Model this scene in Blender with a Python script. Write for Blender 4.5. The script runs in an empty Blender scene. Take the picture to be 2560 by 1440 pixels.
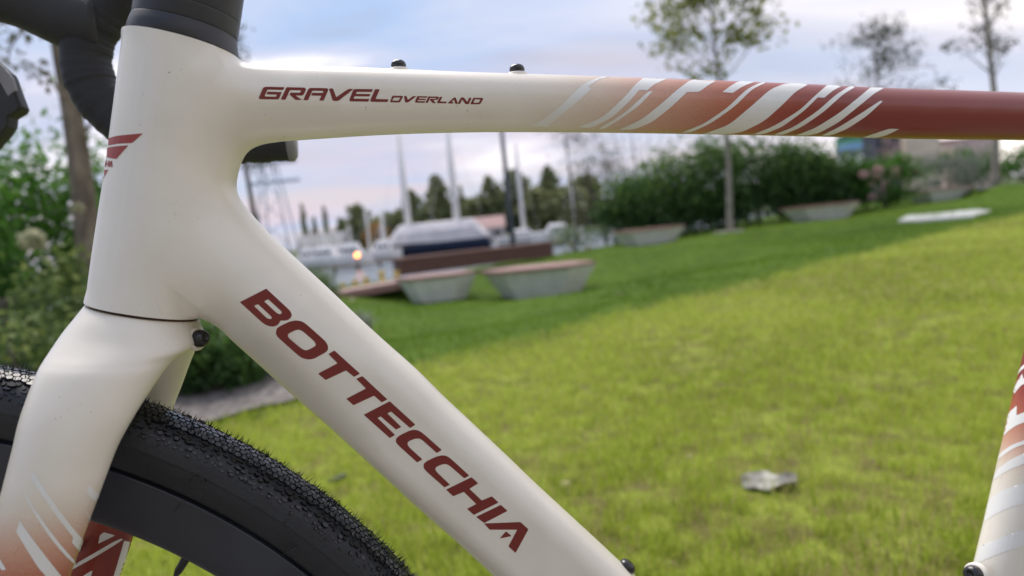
import bpy, bmesh, math, random
import numpy as np
from mathutils import Vector, Matrix
from mathutils.bvhtree import BVHTree
from mathutils.geometry import delaunay_2d_cdt

random.seed(7); rng = np.random.default_rng(11)
scene = bpy.context.scene
COL = scene.collection

# ------------------------------------------------------------------ camera
F, PITCH, ROLL, EYE = 1750.0, math.radians(4.7), math.radians(5.9), 0.736
fw = np.array([0, math.cos(PITCH), -math.sin(PITCH)])
rt0 = np.array([1.0, 0, 0]); up0 = np.cross(rt0, fw)
RT = rt0 * math.cos(ROLL) - up0 * math.sin(ROLL)
UP = up0 * math.cos(ROLL) + rt0 * math.sin(ROLL)
ORG = np.array([0, 0, EYE])
cam_data = bpy.data.cameras.new('camera'); cam = bpy.data.objects.new('camera', cam_data); COL.objects.link(cam)
cam_data.sensor_width = 36.0; cam_data.lens = F / 2560 * 36.0
cam_data.clip_start = 0.02; cam_data.clip_end = 6000
cam_data.dof.use_dof = True; cam_data.dof.focus_distance = 0.385; cam_data.dof.aperture_fstop = 6.0
cam.matrix_world = Matrix(((RT[0], UP[0], -fw[0], 0), (RT[1], UP[1], -fw[1], 0), (RT[2], UP[2], -fw[2], EYE), (0, 0, 0, 1)))
scene.camera = cam

# ------------------------------------------------------------------ world, sun, exposure
SUN_EL, SUN_AZ = math.radians(54), math.radians(-28)      # veiled sun, high ahead and a little to the left
sun_dir = Vector((math.cos(SUN_EL) * math.sin(SUN_AZ), math.cos(SUN_EL) * math.cos(SUN_AZ), math.sin(SUN_EL)))
world = bpy.data.worlds.new('World'); scene.world = world; world.use_nodes = True
nt = world.node_tree; N = nt.nodes; Lk = nt.links; N.clear()
def nd(t, **kw):
    n = N.new(t)
    for k, v in kw.items(): setattr(n, k, v)
    return n
out = nd('ShaderNodeOutputWorld')
sky = nd('ShaderNodeTexSky', sky_type='NISHITA', sun_disc=False, sun_elevation=SUN_EL, sun_rotation=SUN_AZ, air_density=1.0, dust_density=1.5, ozone_density=2.0)
bg_sky = nd('ShaderNodeBackground'); bg_sky.inputs[1].default_value = 0.055
Lk.new(sky.outputs[0], bg_sky.inputs[0])
tc = nd('ShaderNodeTexCoord')
sep = nd('ShaderNodeSeparateXYZ'); Lk.new(tc.outputs['Generated'], sep.inputs[0])
# project the direction on a cloud deck so that streaks flatten towards the horizon
den = nd('ShaderNodeMath', operation='ADD'); den.inputs[1].default_value = 0.22; 
mx = nd('ShaderNodeMath', operation='MAXIMUM'); mx.inputs[1].default_value = 0.0
Lk.new(sep.outputs['Z'], mx.inputs[0]); Lk.new(mx.outputs[0], den.inputs[0])
def div(a):
    m = nd('ShaderNodeMath', operation='DIVIDE'); Lk.new(a, m.inputs[0]); Lk.new(den.outputs[0], m.inputs[1]); return m.outputs[0]
cmb = nd('ShaderNodeCombineXYZ'); Lk.new(div(sep.outputs['X']), cmb.inputs[0]); Lk.new(div(sep.outputs['Y']), cmb.inputs[1])
def noise(scale, off, detail=5, rough=0.55, dist=0.4, sx=1.0, sy=1.0):
    mp = nd('ShaderNodeMapping'); mp.inputs['Location'].default_value = off; mp.inputs['Scale'].default_value = (sx, sy, 1)
    mp.inputs['Rotation'].default_value = (0, 0, 0.35)
    Lk.new(cmb.outputs[0], mp.inputs[0])
    n = nd('ShaderNodeTexNoise'); n.inputs['Scale'].default_value = scale; n.inputs['Detail'].default_value = detail
    n.inputs['Roughness'].default_value = rough; n.inputs['Distortion'].default_value = dist
    Lk.new(mp.outputs[0], n.inputs['Vector']); return n.outputs['Fac']
def ramp(fac, stops):
    r = nd('ShaderNodeValToRGB'); e = r.color_ramp.elements
    while len(e) < len(stops): e.new(0.5)
    for el, (p, c) in zip(e, stops): el.position = p; el.color = (*c, 1)
    Lk.new(fac, r.inputs[0]); return r.outputs[0]
cover = ramp(noise(0.75, (3.1, 1.7, 0), 6, 0.52, 0.6, 0.8, 1.5), [(0.36, (0.72,) * 3), (0.56, (1, 1, 1))])
cloud = ramp(noise(1.0, (7.3, 2.2, 0), 5, 0.5, 0.5, 0.6, 1.6), [(0.32, (0.24, 0.27, 0.36)), (0.44, (0.255, 0.335, 0.485)), (0.56, (0.35, 0.385, 0.49)), (0.68, (0.74, 0.71, 0.74))])
# warm pink band low over the horizon
low = nd('ShaderNodeMapRange'); low.inputs['From Min'].default_value = 0.02; low.inputs['From Max'].default_value = 0.30
low.inputs['To Min'].default_value = 1.0; low.inputs['To Max'].default_value = 0.0; Lk.new(sep.outputs['Z'], low.inputs['Value'])
pinkn = nd('ShaderNodeMath', operation='MULTIPLY'); Lk.new(low.outputs[0], pinkn.inputs[0])
Lk.new(ramp(noise(1.5, (1.4, 5.0, 0), 4, 0.5, 0.3, 0.5, 1.3), [(0.38, (0.15,) * 3), (0.62, (1, 1, 1))]), pinkn.inputs[1])
mixp = nd('ShaderNodeMixRGB'); Lk.new(pinkn.outputs[0], mixp.inputs[0]); Lk.new(cloud, mixp.inputs[1]); mixp.inputs[2].default_value = (0.43, 0.355, 0.385, 1)
# the evening side of the sky, towards the right, is paler and warmer
eve = nd('ShaderNodeMapRange'); eve.interpolation_type = 'SMOOTHSTEP'; eve.inputs['From Min'].default_value = -0.1; eve.inputs['From Max'].default_value = 0.75; eve.inputs['To Max'].default_value = 0.9; Lk.new(sep.outputs['X'], eve.inputs['Value'])
mixe = nd('ShaderNodeMixRGB'); Lk.new(eve.outputs[0], mixe.inputs[0]); Lk.new(mixp.outputs[0], mixe.inputs[1])
Lk.new(ramp(noise(1.1, (2.7, 8.1, 0), 5, 0.5, 0.6, 0.5, 1.5), [(0.36, (0.41, 0.44, 0.54)), (0.50, (0.57, 0.53, 0.57)), (0.64, (0.90, 0.80, 0.73))]), mixe.inputs[2]); mixp = mixe
bg_cl = nd('ShaderNodeBackground'); bg_cl.inputs[1].default_value = 1.0; Lk.new(mixp.outputs[0], bg_cl.inputs[0])
ms = nd('ShaderNodeMixShader'); Lk.new(cover, ms.inputs[0]); Lk.new(bg_sky.outputs[0], ms.inputs[1]); Lk.new(bg_cl.outputs[0], ms.inputs[2])
Lk.new(ms.outputs[0], out.inputs[0])
sd = bpy.data.lights.new('sun', 'SUN'); sun = bpy.data.objects.new('sun', sd); COL.objects.link(sun)
sd.energy = 2.0; sd.angle = math.radians(35); sd.color = (1.0, 0.93, 0.86)
sun.rotation_euler = (-sun_dir).to_track_quat('-Z', 'Y').to_euler()
vs = scene.view_settings; vs.view_transform = 'Standard'; vs.look = 'None'; vs.exposure = 0.95; vs.gamma = 1.0; vs.use_curve_mapping = False
scene.cycles.use_denoising = True
scene.cycles.max_bounces = 8

# ------------------------------------------------------------------ helpers
def ray(px, py): return fw + RT * (px - 1280) / F - UP * (py - 720) / F
def at(px, py, d): return ORG + ray(px, py) * d
def project(P):
    d = np.asarray(P) - ORG; z = d @ fw
    return 1280 + F * (d @ RT) / z, 720 - F * (d @ UP) / z
def tag(o, label=None, cat=None, group=None, kind=None):
    for k, v in (('label', label), ('category', cat), ('group', group), ('kind', kind)):
        if v: o[k] = v
    return o
def empty(name, loc=(0, 0, 0), rz=0):
    o = bpy.data.objects.new(name, None); COL.objects.link(o); o.location = loc; o.rotation_euler = (0, 0, rz); o.empty_display_size = 0.05
    return o
def mk(name, verts, faces, mat, parent=None, smooth=False, loc=None):
    me = bpy.data.meshes.new(name)
    me.from_pydata([tuple(map(float, v)) for v in verts], [], [tuple(int(i) for i in f) for f in faces])
    if smooth: me.polygons.foreach_set('use_smooth', [True] * len(me.polygons))
    me.update()
    if mat: me.materials.append(mat)
    o = bpy.data.objects.new(name, me); COL.objects.link(o)
    if parent: o.parent = parent
    if loc is not None: o.location = loc
    return o
def mk_np(name, V, Fc, mat, parent=None, tint=None, smooth=False, kind=None):
    """fast mesh: V (n,3), Fc (m,k) of equal-sized faces; tint (n,) stored per vertex"""
    me = bpy.data.meshes.new(name); m, k = Fc.shape
    me.vertices.add(len(V)); me.vertices.foreach_set('co', np.ascontiguousarray(V, dtype=np.float32).ravel())
    me.loops.add(m * k); me.loops.foreach_set('vertex_index', np.ascontiguousarray(Fc, dtype=np.int32).ravel())
    me.polygons.add(m); me.polygons.foreach_set('loop_start', np.arange(0, m * k, k, dtype=np.int32))
    try: me.polygons.foreach_set('loop_total', np.full(m, k, dtype=np.int32))
    except Exception: pass
    me.polygons.foreach_set('use_smooth', np.full(m, bool(smooth)))
    me.update(calc_edges=True); me.validate()
    if tint is not None:
        a = me.attributes.new('tint', 'FLOAT', 'POINT'); a.data.foreach_set('value', np.ascontiguousarray(tint, dtype=np.float32))
    me.materials.append(mat)
    o = bpy.data.objects.new(name, me); COL.objects.link(o)
    if parent: o.parent = parent
    if kind: o['kind'] = kind
    return o
def catmull(P, n=8, closed=False):
    P = np.asarray(P, float); m = len(P); R = []
    for i in range(m if closed else m - 1):
        p0, p1, p2, p3 = (P[(i - 1) % m], P[i], P[(i + 1) % m], P[(i + 2) % m]) if closed else (P[max(i - 1, 0)], P[i], P[i + 1], P[min(i + 2, m - 1)])
        for t in np.linspace(0, 1, n, endpoint=False):
            R.append(0.5 * (2 * p1 + (p2 - p0) * t + (2 * p0 - 5 * p1 + 4 * p2 - p3) * t * t + (3 * p1 - p0 - 3 * p2 + p3) * t ** 3))
    if not closed: R.append(P[-1])
    return np.array(R)
def resample(P, step):
    P = np.asarray(P, float); d = np.r_[0, np.cumsum(np.linalg.norm(np.diff(P, axis=0), axis=1))]
    n = max(2, int(d[-1] / step) + 1); s = np.linspace(0, d[-1], n)
    return np.stack([np.interp(s, d, P[:, k]) for k in range(P.shape[1])], 1)
def tube_data(path, rad, seg=10, cap=True):
    path = np.asarray(path, float); n = len(path)
    rad = np.full(n, rad) if np.isscalar(rad) else np.asarray(rad, float)
    T = np.gradient(path, axis=0); T /= np.linalg.norm(T, axis=1)[:, None] + 1e-12
    ref = np.array([0, 0, 1.0]) if abs(T[0, 2]) < 0.9 else np.array([1.0, 0, 0])
    V = []; u = np.cross(T[0], ref); u /= np.linalg.norm(u)
    for i in range(n):
        u = u - T[i] * (u @ T[i]); u /= np.linalg.norm(u) + 1e-12; v = np.cross(T[i], u)
        a = np.linspace(0, 2 * math.pi, seg, endpoint=False)
        V.append(path[i] + rad[i] * (np.cos(a)[:, None] * u + np.sin(a)[:, None] * v))
    V = np.concatenate(V); Fc = []
    for i in range(n - 1):
        for j in range(seg):
            k = (j + 1) % seg; Fc.append((i * seg + j, i * seg + k, (i + 1) * seg + k, (i + 1) * seg + j))
    if cap: Fc.append(tuple(range(seg))[::-1]); Fc.append(tuple((n - 1) * seg + j for j in range(seg)))
    return V, Fc
def tube(name, path, rad, mat, parent=None, seg=10, smooth=True):
    V, Fc = tube_data(path, rad, seg); return mk(name, V, Fc, mat, parent, smooth)
class MB:
    """collects shapes into one mesh"""
    def __init__(s): s.v = []; s.f = []
    def add(s, V, Fc):
        b = len(s.v); s.v += [tuple(map(float, p)) for p in V]; s.f += [tuple(i + b for i in f) for f in Fc]; return s
    def box(s, c, d, rz=0):
        cx, cy, cz = c; dx, dy, dz = d[0] / 2, d[1] / 2, d[2] / 2; co, si = math.cos(rz), math.sin(rz); V = []
        for z in (-dz, dz):
            for x, y in ((-dx, -dy), (dx, -dy), (dx, dy), (-dx, dy)): V.append((cx + x * co - y * si, cy + x * si + y * co, cz + z))
        return s.add(V, [(3, 2, 1, 0), (4, 5, 6, 7), (0, 1, 5, 4), (1, 2, 6, 5), (2, 3, 7, 6), (3, 0, 4, 7)])
    def tube(s, path, rad, seg=8): return s.add(*tube_data(path, rad, seg))
    def prism(s, poly, z0, z1):
        n = len(poly); V = [(x, y, z0) for x, y in poly] + [(x, y, z1) for x, y in poly]
        Fc = [tuple(range(n))[::-1], tuple(range(n, 2 * n))] + [(i, (i + 1) % n, n + (i + 1) % n, n + i) for i in range(n)]
        return s.add(V, Fc)
    def loft(s, rings):
        n = len(rings[0]); V = [p for r in rings for p in r]; Fc = []
        for i in range(len(rings) - 1):
            for j in range(n): k = (j + 1) % n; Fc.append((i * n + j, i * n + k, (i + 1) * n + k, (i + 1) * n + j))
        Fc += [tuple(range(n))[::-1], tuple((len(rings) - 1) * n + j for j in range(n))]
        return s.add(V, Fc)
    def build(s, name, mat, parent=None, smooth=False): return mk(name, s.v, s.f, mat, parent, smooth)

# ------------------------------------------------------------------ materials
def new_mat(name):
    m = bpy.data.materials.new(name); m.use_nodes = True; return m, m.node_tree.nodes, m.node_tree.links, m.node_tree.nodes['Principled BSDF']
def mat(name, col, rough=0.6, var=0.15, scale=8.0, metal=0.0, bump=0.0, spec=0.5, coat=0.0, bscale=None, col2=None, stretch=None):
    m, n, l, b = new_mat(name)
    tcn = n.new('ShaderNodeTexCoord'); src = tcn.outputs['Object']
    if stretch:
        mp = n.new('ShaderNodeMapping'); mp.inputs['Scale'].default_value = stretch; l.new(src, mp.inputs[0]); src = mp.outputs[0]
    t = n.new('ShaderNodeTexNoise'); t.inputs['Scale'].default_value = scale; t.inputs['Detail'].default_value = 6; l.new(src, t.inputs['Vector'])
    r = n.new('ShaderNodeValToRGB'); l.new(t.outputs['Fac'], r.inputs[0])
    c = np.array(col); c2 = np.array(col2) if col2 is not None else c * (1 + var)
    r.color_ramp.elements[0].position = 0.3; r.color_ramp.elements[1].position = 0.7
    r.color_ramp.elements[0].color = (*(c * (1 - var)), 1); r.color_ramp.elements[1].color = (*c2, 1)
    l.new(r.outputs[0], b.inputs['Base Color'])
    b.inputs['Roughness'].default_value = rough; b.inputs['Metallic'].default_value = metal
    b.inputs['Specular IOR Level'].default_value = spec; b.inputs['Coat Weight'].default_value = coat
    if bump:
        t2 = n.new('ShaderNodeTexNoise'); t2.inputs['Scale'].default_value = bscale or scale * 6; t2.inputs['Detail'].default_value = 4; l.new(src, t2.inputs['Vector'])
        bp_ = n.new('ShaderNodeBump'); bp_.inputs['Strength'].default_value = bump; bp_.inputs['Distance'].default_value = 0.01; l.new(t2.outputs['Fac'], bp_.inputs['Height']); l.new(bp_.outputs[0], b.inputs['Normal'])
    return m
def leaf_mat(name, stops, rough=0.5, trans=0.35):
    """leaf colours picked per leaf by the tint attribute, some light let through"""
    m, n, l, b = new_mat(name)
    a = n.new('ShaderNodeAttribute'); a.attribute_name = 'tint'
    r = n.new('ShaderNodeValToRGB'); e = r.color_ramp.elements
    while len(e) < len(stops): e.new(0.5)
    for el, (p, c) in zip(e, stops): el.position = p; el.color = (*c, 1)
    l.new(a.outputs['Fac'], r.inputs[0]); l.new(r.outputs[0], b.inputs['Base Color'])
    b.inputs['Roughness'].default_value = rough; b.inputs['Specular IOR Level'].default_value = 0.2
    tr = n.new('ShaderNodeBsdfTranslucent'); l.new(r.outputs[0], tr.inputs[0])
    mxs = n.new('ShaderNodeMixShader'); mxs.inputs[0].default_value = trans
    l.new(b.outputs[0], mxs.inputs[1]); l.new(tr.outputs[0], mxs.inputs[2]); l.new(mxs.outputs[0], n['Material Output'].inputs[0])
    return m

# ------------------------------------------------------------------ the lie of the land
def ground_hit(px, py, z=0.0):
    d = ray(px, py); k = (z - EYE) / d[2]; return ORG + d * k
CA, CB = ground_hit(1040, 920)[:2], ground_hit(2560, 530)[:2]          # the brow where the yellow lawn ends
cdir = (CB - CA) / np.linalg.norm(CB - CA); cnor = np.array([-cdir[1], cdir[0]])
def brow(x, y): return (x - CA[0]) * cnor[0] + (y - CA[1]) * cnor[1]     # > 0 beyond the brow
BENCH = {  # pixel of the front foot, distance, pixel width, yaw
    'a': ((1090, 757), 12.6, 212, 0.05), 'b': ((1352, 748), 12.3, 305, -0.06), 'c': ((1630, 612), 21.0, 188, 0.02),
    'd': ((2070, 550), 22.0, 196, -0.02), 'e': ((2370, 503), 26.0, 180, 0.03)}
ctrl = [(x, y, 0.0) for x in (-6, -3, 0, 3, 6, 10) for y in (-4, -1, 1, 2.5)]
ctrl += [(CA[0] + cdir[0] * t, CA[1] + cdir[1] * t, 0.0) for t in (-3, -1.5, 0, 2, 4, 6, 9, 12)]
ctrl += [(*(CA + cdir * t - cnor * 1.5), 0.0) for t in (0, 3, 6, 9)]
for k, (p, d, w, r) in BENCH.items(): ctrl.append(tuple(at(*p, d)))
for p, d in (((900, 722), 15.0), ((1000, 705), 15.5), ((1200, 690), 17.0), ((1390, 640), 21.0), ((1825, 580), 20.0), ((2490, 462), 26.0), ((2330, 542), 17.0), ((1500, 640), 19), ((1700, 680), 13), ((2000, 600), 17), ((2550, 462), 28), ((1200, 830), 7.5)):
    ctrl.append(tuple(at(*p, d)))
ctrl += [(-6, 6, 0.05), (-8, 10, 0.0), (-4, 12, -0.1), (30, 40, 0.3), (15, 40, 0.1), (40, 20, 0.3), (20, 10, 0.05)]
ctrl = np.array(ctrl)
def tz(x, y):
    x = np.atleast_1d(np.asarray(x, float)); y = np.atleast_1d(np.asarray(y, float)); res = np.empty(x.size)
    xf, yf = x.ravel(), y.ravel()
    for i in range(0, x.size, 20000):
        d2 = (xf[i:i + 20000, None] - ctrl[:, 0]) ** 2 + (yf[i:i + 20000, None] - ctrl[:, 1]) ** 2
        w = 1 / (d2 + 0.25) ** 1.7; res[i:i + 20000] = (w * ctrl[:, 2]).sum(1) / w.sum(1)
    res = res.reshape(x.shape)
    b = brow(x, y)
    return np.where(b < 0, res * np.clip(1 + b / 1.5, 0, 1), res)
def tz1(x, y): return float(tz(x, y)[0])
QA, QB = at(690, 745, 15.8)[:2], at(1500, 620, 24.0)[:2]                  # the quay edge
qdir = (QB - QA) / np.linalg.norm(QB - QA); qnor = np.array([-qdir[1], qdir[0]])
def quay(x, y): return (x - QA[0]) * qnor[0] + (y - QA[1]) * qnor[1]       # > 0 over the water
WATER_Z = -1.25

# lawn sheet: fine near the camera, coarse far away, dropping at the quay
gx = np.concatenate([np.linspace(-34, -6, 60, endpoint=False), np.linspace(-6, 14, 200, endpoint=False), np.linspace(14, 60, 90)])
gy = np.concatenate([np.linspace(-8, 18, 260, endpoint=False), np.linspace(18, 60, 120)])
GX, GY = np.meshgrid(gx, gy); GZ = tz(GX, GY)
GZ = GZ + 0.012 * np.sin(GX * 3.1 + GY * 1.7) * np.cos(GY * 2.3 - GX)
q = quay(GX, GY); GZ = np.where(q > 0, np.maximum(GZ - q * 4, WATER_Z - 1.0), GZ)
nx, ny = len(gx), len(gy)
ii, jj = np.meshgrid(np.arange(ny - 1), np.arange(nx - 1), indexing='ij'); a0 = (ii * nx + jj).ravel()
LF = np.stack([a0, a0 + 1, a0 + nx + 1, a0 + nx], 1)
def lawn_material():
    m, n, l, b = new_mat('lawn_soil_and_grass')
    g = n.new('ShaderNodeNewGeometry'); s = n.new('ShaderNodeSeparateXYZ'); l.new(g.outputs['Position'], s.inputs[0])
    def mth(op, a, c):
        k = n.new('ShaderNodeMath'); k.operation = op
        for i, v in enumerate((a, c)):
            if hasattr(v, 'links'): l.new(v, k.inputs[i])
            else: k.inputs[i].default_value = v
        return k.outputs[0]
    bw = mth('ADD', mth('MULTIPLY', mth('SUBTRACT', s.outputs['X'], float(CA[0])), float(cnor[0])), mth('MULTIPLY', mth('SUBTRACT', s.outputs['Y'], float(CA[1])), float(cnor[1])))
    def noi(sc, det=5, ro=0.55):
        t = n.new('ShaderNodeTexNoise'); t.inputs['Scale'].default_value = sc; t.inputs['Detail'].default_value = det; t.inputs['Roughness'].default_value = ro
        l.new(g.outputs['Position'], t.inputs['Vector']); return t.outputs['Fac']
    def rmp(f, st):
        r = n.new('ShaderNodeValToRGB'); e = r.color_ramp.elements
        while len(e) < len(st): e.new(0.5)
        for el, (p, c) in zip(e, st): el.position = p; el.color = (*c, 1)
        l.new(f, r.inputs[0]); return r.outputs[0]
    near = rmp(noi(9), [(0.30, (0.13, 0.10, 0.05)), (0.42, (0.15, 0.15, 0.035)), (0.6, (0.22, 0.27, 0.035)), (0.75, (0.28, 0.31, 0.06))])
    far = rmp(noi(2.2), [(0.3, (0.045, 0.085, 0.005)), (0.6, (0.075, 0.135, 0.008)), (0.75, (0.105, 0.165, 0.014))])  # greener turf, its tone also lowered as painted shade beyond the brow
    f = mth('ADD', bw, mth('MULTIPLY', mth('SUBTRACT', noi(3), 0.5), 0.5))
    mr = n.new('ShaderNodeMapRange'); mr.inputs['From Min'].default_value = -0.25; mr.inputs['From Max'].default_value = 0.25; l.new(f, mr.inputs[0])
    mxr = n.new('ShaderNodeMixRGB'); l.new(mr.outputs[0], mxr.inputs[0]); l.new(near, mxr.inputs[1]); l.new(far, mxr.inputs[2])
    l.new(mxr.outputs[0], b.inputs['Base Color']); b.inputs['Roughness'].default_value = 0.9; b.inputs['Specular IOR Level'].default_value = 0.15
    bu = n.new('ShaderNodeBump'); bu.inputs['Strength'].default_value = 0.6; bu.inputs['Distance'].default_value = 0.03; l.new(noi(60, 3), bu.inputs['Height']); l.new(bu.outputs[0], b.inputs['Normal'])
    return m
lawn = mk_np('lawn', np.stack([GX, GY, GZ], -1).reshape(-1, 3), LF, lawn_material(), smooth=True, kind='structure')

# mulch bed along the left edge of the lawn
def in_mulch(x, y): return 0.0
def sheet(name, pix, m, lift=0.006, step=0.12, kind='structure', z=None):
    """a sheet hugging the terrain, outlined by points on the ground"""
    P = catmull(np.array(pix), 6, True); pts = [Vector(p) for p in P]; n = len(pts)
    lo, hi = P.min(0), P.max(0)
    from_grid = [Vector((x, y)) for x in np.arange(lo[0], hi[0], step) for y in np.arange(lo[1], hi[1], step)]
    r = delaunay_2d_cdt(pts + from_grid, [(i, (i + 1) % n) for i in range(n)], [], 1, 1e-5)
    xy = np.array([tuple(v) for v in r[0]]); zz = tz(xy[:, 0], xy[:, 1]) + 0.012 * np.sin(xy[:, 0] * 3.1 + xy[:, 1] * 1.7) * np.cos(xy[:, 1] * 2.3 - xy[:, 0]) + lift
    o = mk(name, np.c_[xy, zz], r[2], m, smooth=True); o['kind'] = kind; return o
M_mulch = mat('mulch', (0.10, 0.085, 0.078), 0.95, 0.55, 22, bump=1.0, bscale=60, col2=(0.25, 0.225, 0.21))
gp = lambda x, y: ground_hit(x, y)[:2]
MULCH = [gp(760, 988), gp(640, 1022), gp(520, 1060), gp(300, 1120), gp(-100, 1230), gp(-700, 1300), (-7.5, 3.4), (-7.5, 6.8), (-4.2, 7.4), (-1.9, 6.6), gp(800, 900)]
mulch = sheet('mulch_bed', MULCH, M_mulch, 0.02)
mul_poly = catmull(np.array(MULCH), 6, True)
def inside(poly, x, y):
    x = np.asarray(x); y = np.asarray(y); c = np.zeros(x.shape, bool); j = len(poly) - 1
    for i in range(len(poly)):
        xi, yi = poly[i]; xj, yj = poly[j]
        cond = ((yi > y) != (yj > y)) & (x < (xj - xi) * (y - yi) / (yj - yi + 1e-12) + xi); c ^= cond; j = i
    return c
# water to the horizon
def water_material():
    m, n, l, b = new_mat('harbour_water'); b.inputs['Base Color'].default_value = (0.05, 0.075, 0.09, 1); b.inputs['Roughness'].default_value = 0.28
    t = n.new('ShaderNodeTexNoise'); t.inputs['Scale'].default_value = 1.2; t.inputs['Detail'].default_value = 4
    tcn = n.new('ShaderNodeTexCoord'); l.new(tcn.outputs['Object'], t.inputs['Vector'])
    bu = n.new('ShaderNodeBump'); bu.inputs['Strength'].default_value = 0.25; bu.inputs['Distance'].default_value = 0.1; l.new(t.outputs['Fac'], bu.inputs['Height']); l.new(bu.outputs[0], b.inputs['Normal'])
    return m
water = mk('water', [(-3000, 12, WATER_Z), (3000, 12, WATER_Z), (3000, 5000, WATER_Z), (-3000, 5000, WATER_Z)], [(0, 1, 2, 3)], water_material()); water['kind'] = 'structure'
# far bank: low land with a gently uneven top
bx = np.linspace(-420, 420, 85); V = []; Fc = []
for i, x in enumerate(bx):
    h = 0.9 + 0.5 * math.sin(x * 0.03) + 0.3 * math.sin(x * 0.11)
    V += [(x, 168 + 3 * math.sin(x * 0.07), WATER_Z - 0.5), (x, 172 + 3 * math.sin(x * 0.07), WATER_Z + 0.9), (x, 230, WATER_Z + 1 + h), (x, 900, 3 + h)]
    if i:
        for k in range(3): Fc.append(((i - 1) * 4 + k, i * 4 + k, i * 4 + k + 1, (i - 1) * 4 + k + 1))
bank = mk('far_bank', V, Fc, mat('far_bank_grass', (0.06, 0.085, 0.03), 0.95, 0.3, 0.2), smooth=True); bank['kind'] = 'structure'

# ------------------------------------------------------------------ grass
def blades(x, y, h0, h1, w0, w1, lean=0.5, base_drop=0.004):
    n = len(x); z = tz(x, y) + 0.012 * np.sin(x * 3.1 + y * 1.7) * np.cos(y * 2.3 - x) - base_drop
    h = rng.uniform(h0, h1, n); w = rng.uniform(w0, w1, n); a = rng.uniform(0, 2 * math.pi, n); la = rng.uniform(0, 2 * math.pi, n); ln = np.abs(rng.normal(0, lean, n)) * h
    B = np.stack([x, y, z], 1); sx = np.stack([np.cos(a), np.sin(a), np.zeros(n)], 1) * w[:, None] / 2; L = np.stack([np.cos(la), np.sin(la), np.zeros(n)], 1) * ln[:, None]
    upv = np.array([0, 0, 1.0]); V = np.empty((n, 5, 3))
    V[:, 0] = B - sx; V[:, 1] = B + sx; mid = B + L * 0.35 + upv * h[:, None] * 0.6
    V[:, 2] = mid + sx * 0.8; V[:, 3] = mid - sx * 0.8; V[:, 4] = B + L + upv * (h * np.sqrt(np.maximum(0.15, 1 - (ln / h) ** 2 * 0.5)))[:, None]
    k = np.arange(n)[:, None] * 5
    T = np.concatenate([k + [0, 1, 2], k + [0, 2, 3], k + [3, 2, 4]], 1).reshape(-1, 3)
    return V.reshape(-1, 3), T
def vnoise(x, y, s, seed):
    r = np.random.default_rng(seed); g = r.random((64, 64)); xs, ys = x / s, y / s
    xi, yi = np.floor(xs).astype(int), np.floor(ys).astype(int); fx, fy = xs - xi, ys - yi; fx = fx * fx * (3 - 2 * fx); fy = fy * fy * (3 - 2 * fy)
    G = lambda i, j: g[i % 64, j % 64]
    return (G(xi, yi) * (1 - fx) + G(xi + 1, yi) * fx) * (1 - fy) + (G(xi, yi + 1) * (1 - fx) + G(xi + 1, yi + 1) * fx) * fy
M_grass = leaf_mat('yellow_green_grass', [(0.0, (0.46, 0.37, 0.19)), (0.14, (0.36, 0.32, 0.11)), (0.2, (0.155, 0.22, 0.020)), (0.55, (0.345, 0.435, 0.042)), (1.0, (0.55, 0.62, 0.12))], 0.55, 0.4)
M_grass2 = leaf_mat('green_part_shaded_grass', [(0.0, (0.062, 0.125, 0.006)), (0.5, (0.11, 0.205, 0.010)), (1.0, (0.20, 0.31, 0.03))], 0.55, 0.35)  # lush green, darkened further to carry part of the shade
def view_points(n, y0, y1, power, xl=-0.9, xr=1.05, keep=lambda x, y: np.ones(len(x), bool)):
    t = rng.random(n); y = y0 + (y1 - y0) * t ** power; x = y * rng.uniform(xl, xr, n); k = keep(x, y); return x[k], y[k]
# near lawn, sparse worn patches with straw
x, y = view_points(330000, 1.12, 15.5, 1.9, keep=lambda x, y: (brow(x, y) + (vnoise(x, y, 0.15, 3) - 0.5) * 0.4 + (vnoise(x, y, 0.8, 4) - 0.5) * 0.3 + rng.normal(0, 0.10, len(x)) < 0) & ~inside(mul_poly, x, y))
worn = vnoise(x, y, 0.30, 5) * 0.45 + vnoise(x, y, 0.07, 6) * 0.55
worn = worn - 0.16 * np.clip((2.1 - y) / 0.7, 0, 1) * np.clip((x - 0.1) / 0.5, 0, 1)
keep = rng.random(len(x)) < np.clip((worn - 0.25) * 5, 0.25, 1); x, y, worn = x[keep], y[keep], worn[keep]
sc = np.clip(y / 3.0, 0.75, 2.6)
V, T = blades(x, y, 0.020, 0.058, 0.0020, 0.0048, 0.75)
Vr = V.reshape(-1, 5, 3); cen = Vr[:, 0:1]; Vr[:, :, :2] = cen[:, :, :2] + (Vr - cen)[:, :, :2] * sc[:, None, None]
tint = np.clip(rng.normal(0.58, 0.2, len(x)) + (vnoise(x, y, 0.9, 8) - 0.5) * 0.5 - 0.35 * (worn < 0.34) * rng.random(len(x)), 0.0, 1)
tint = np.where(rng.random(len(x)) < 0.05 + 0.25 * (worn < 0.36), rng.uniform(0, 0.13, len(x)), tint)
grass = mk_np('near_lawn_grass', V, T, M_grass, tint=np.repeat(tint, 5), kind='stuff'); tag(grass, 'short yellow-green grass with dry straw patches around the bicycle', 'grass')
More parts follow.
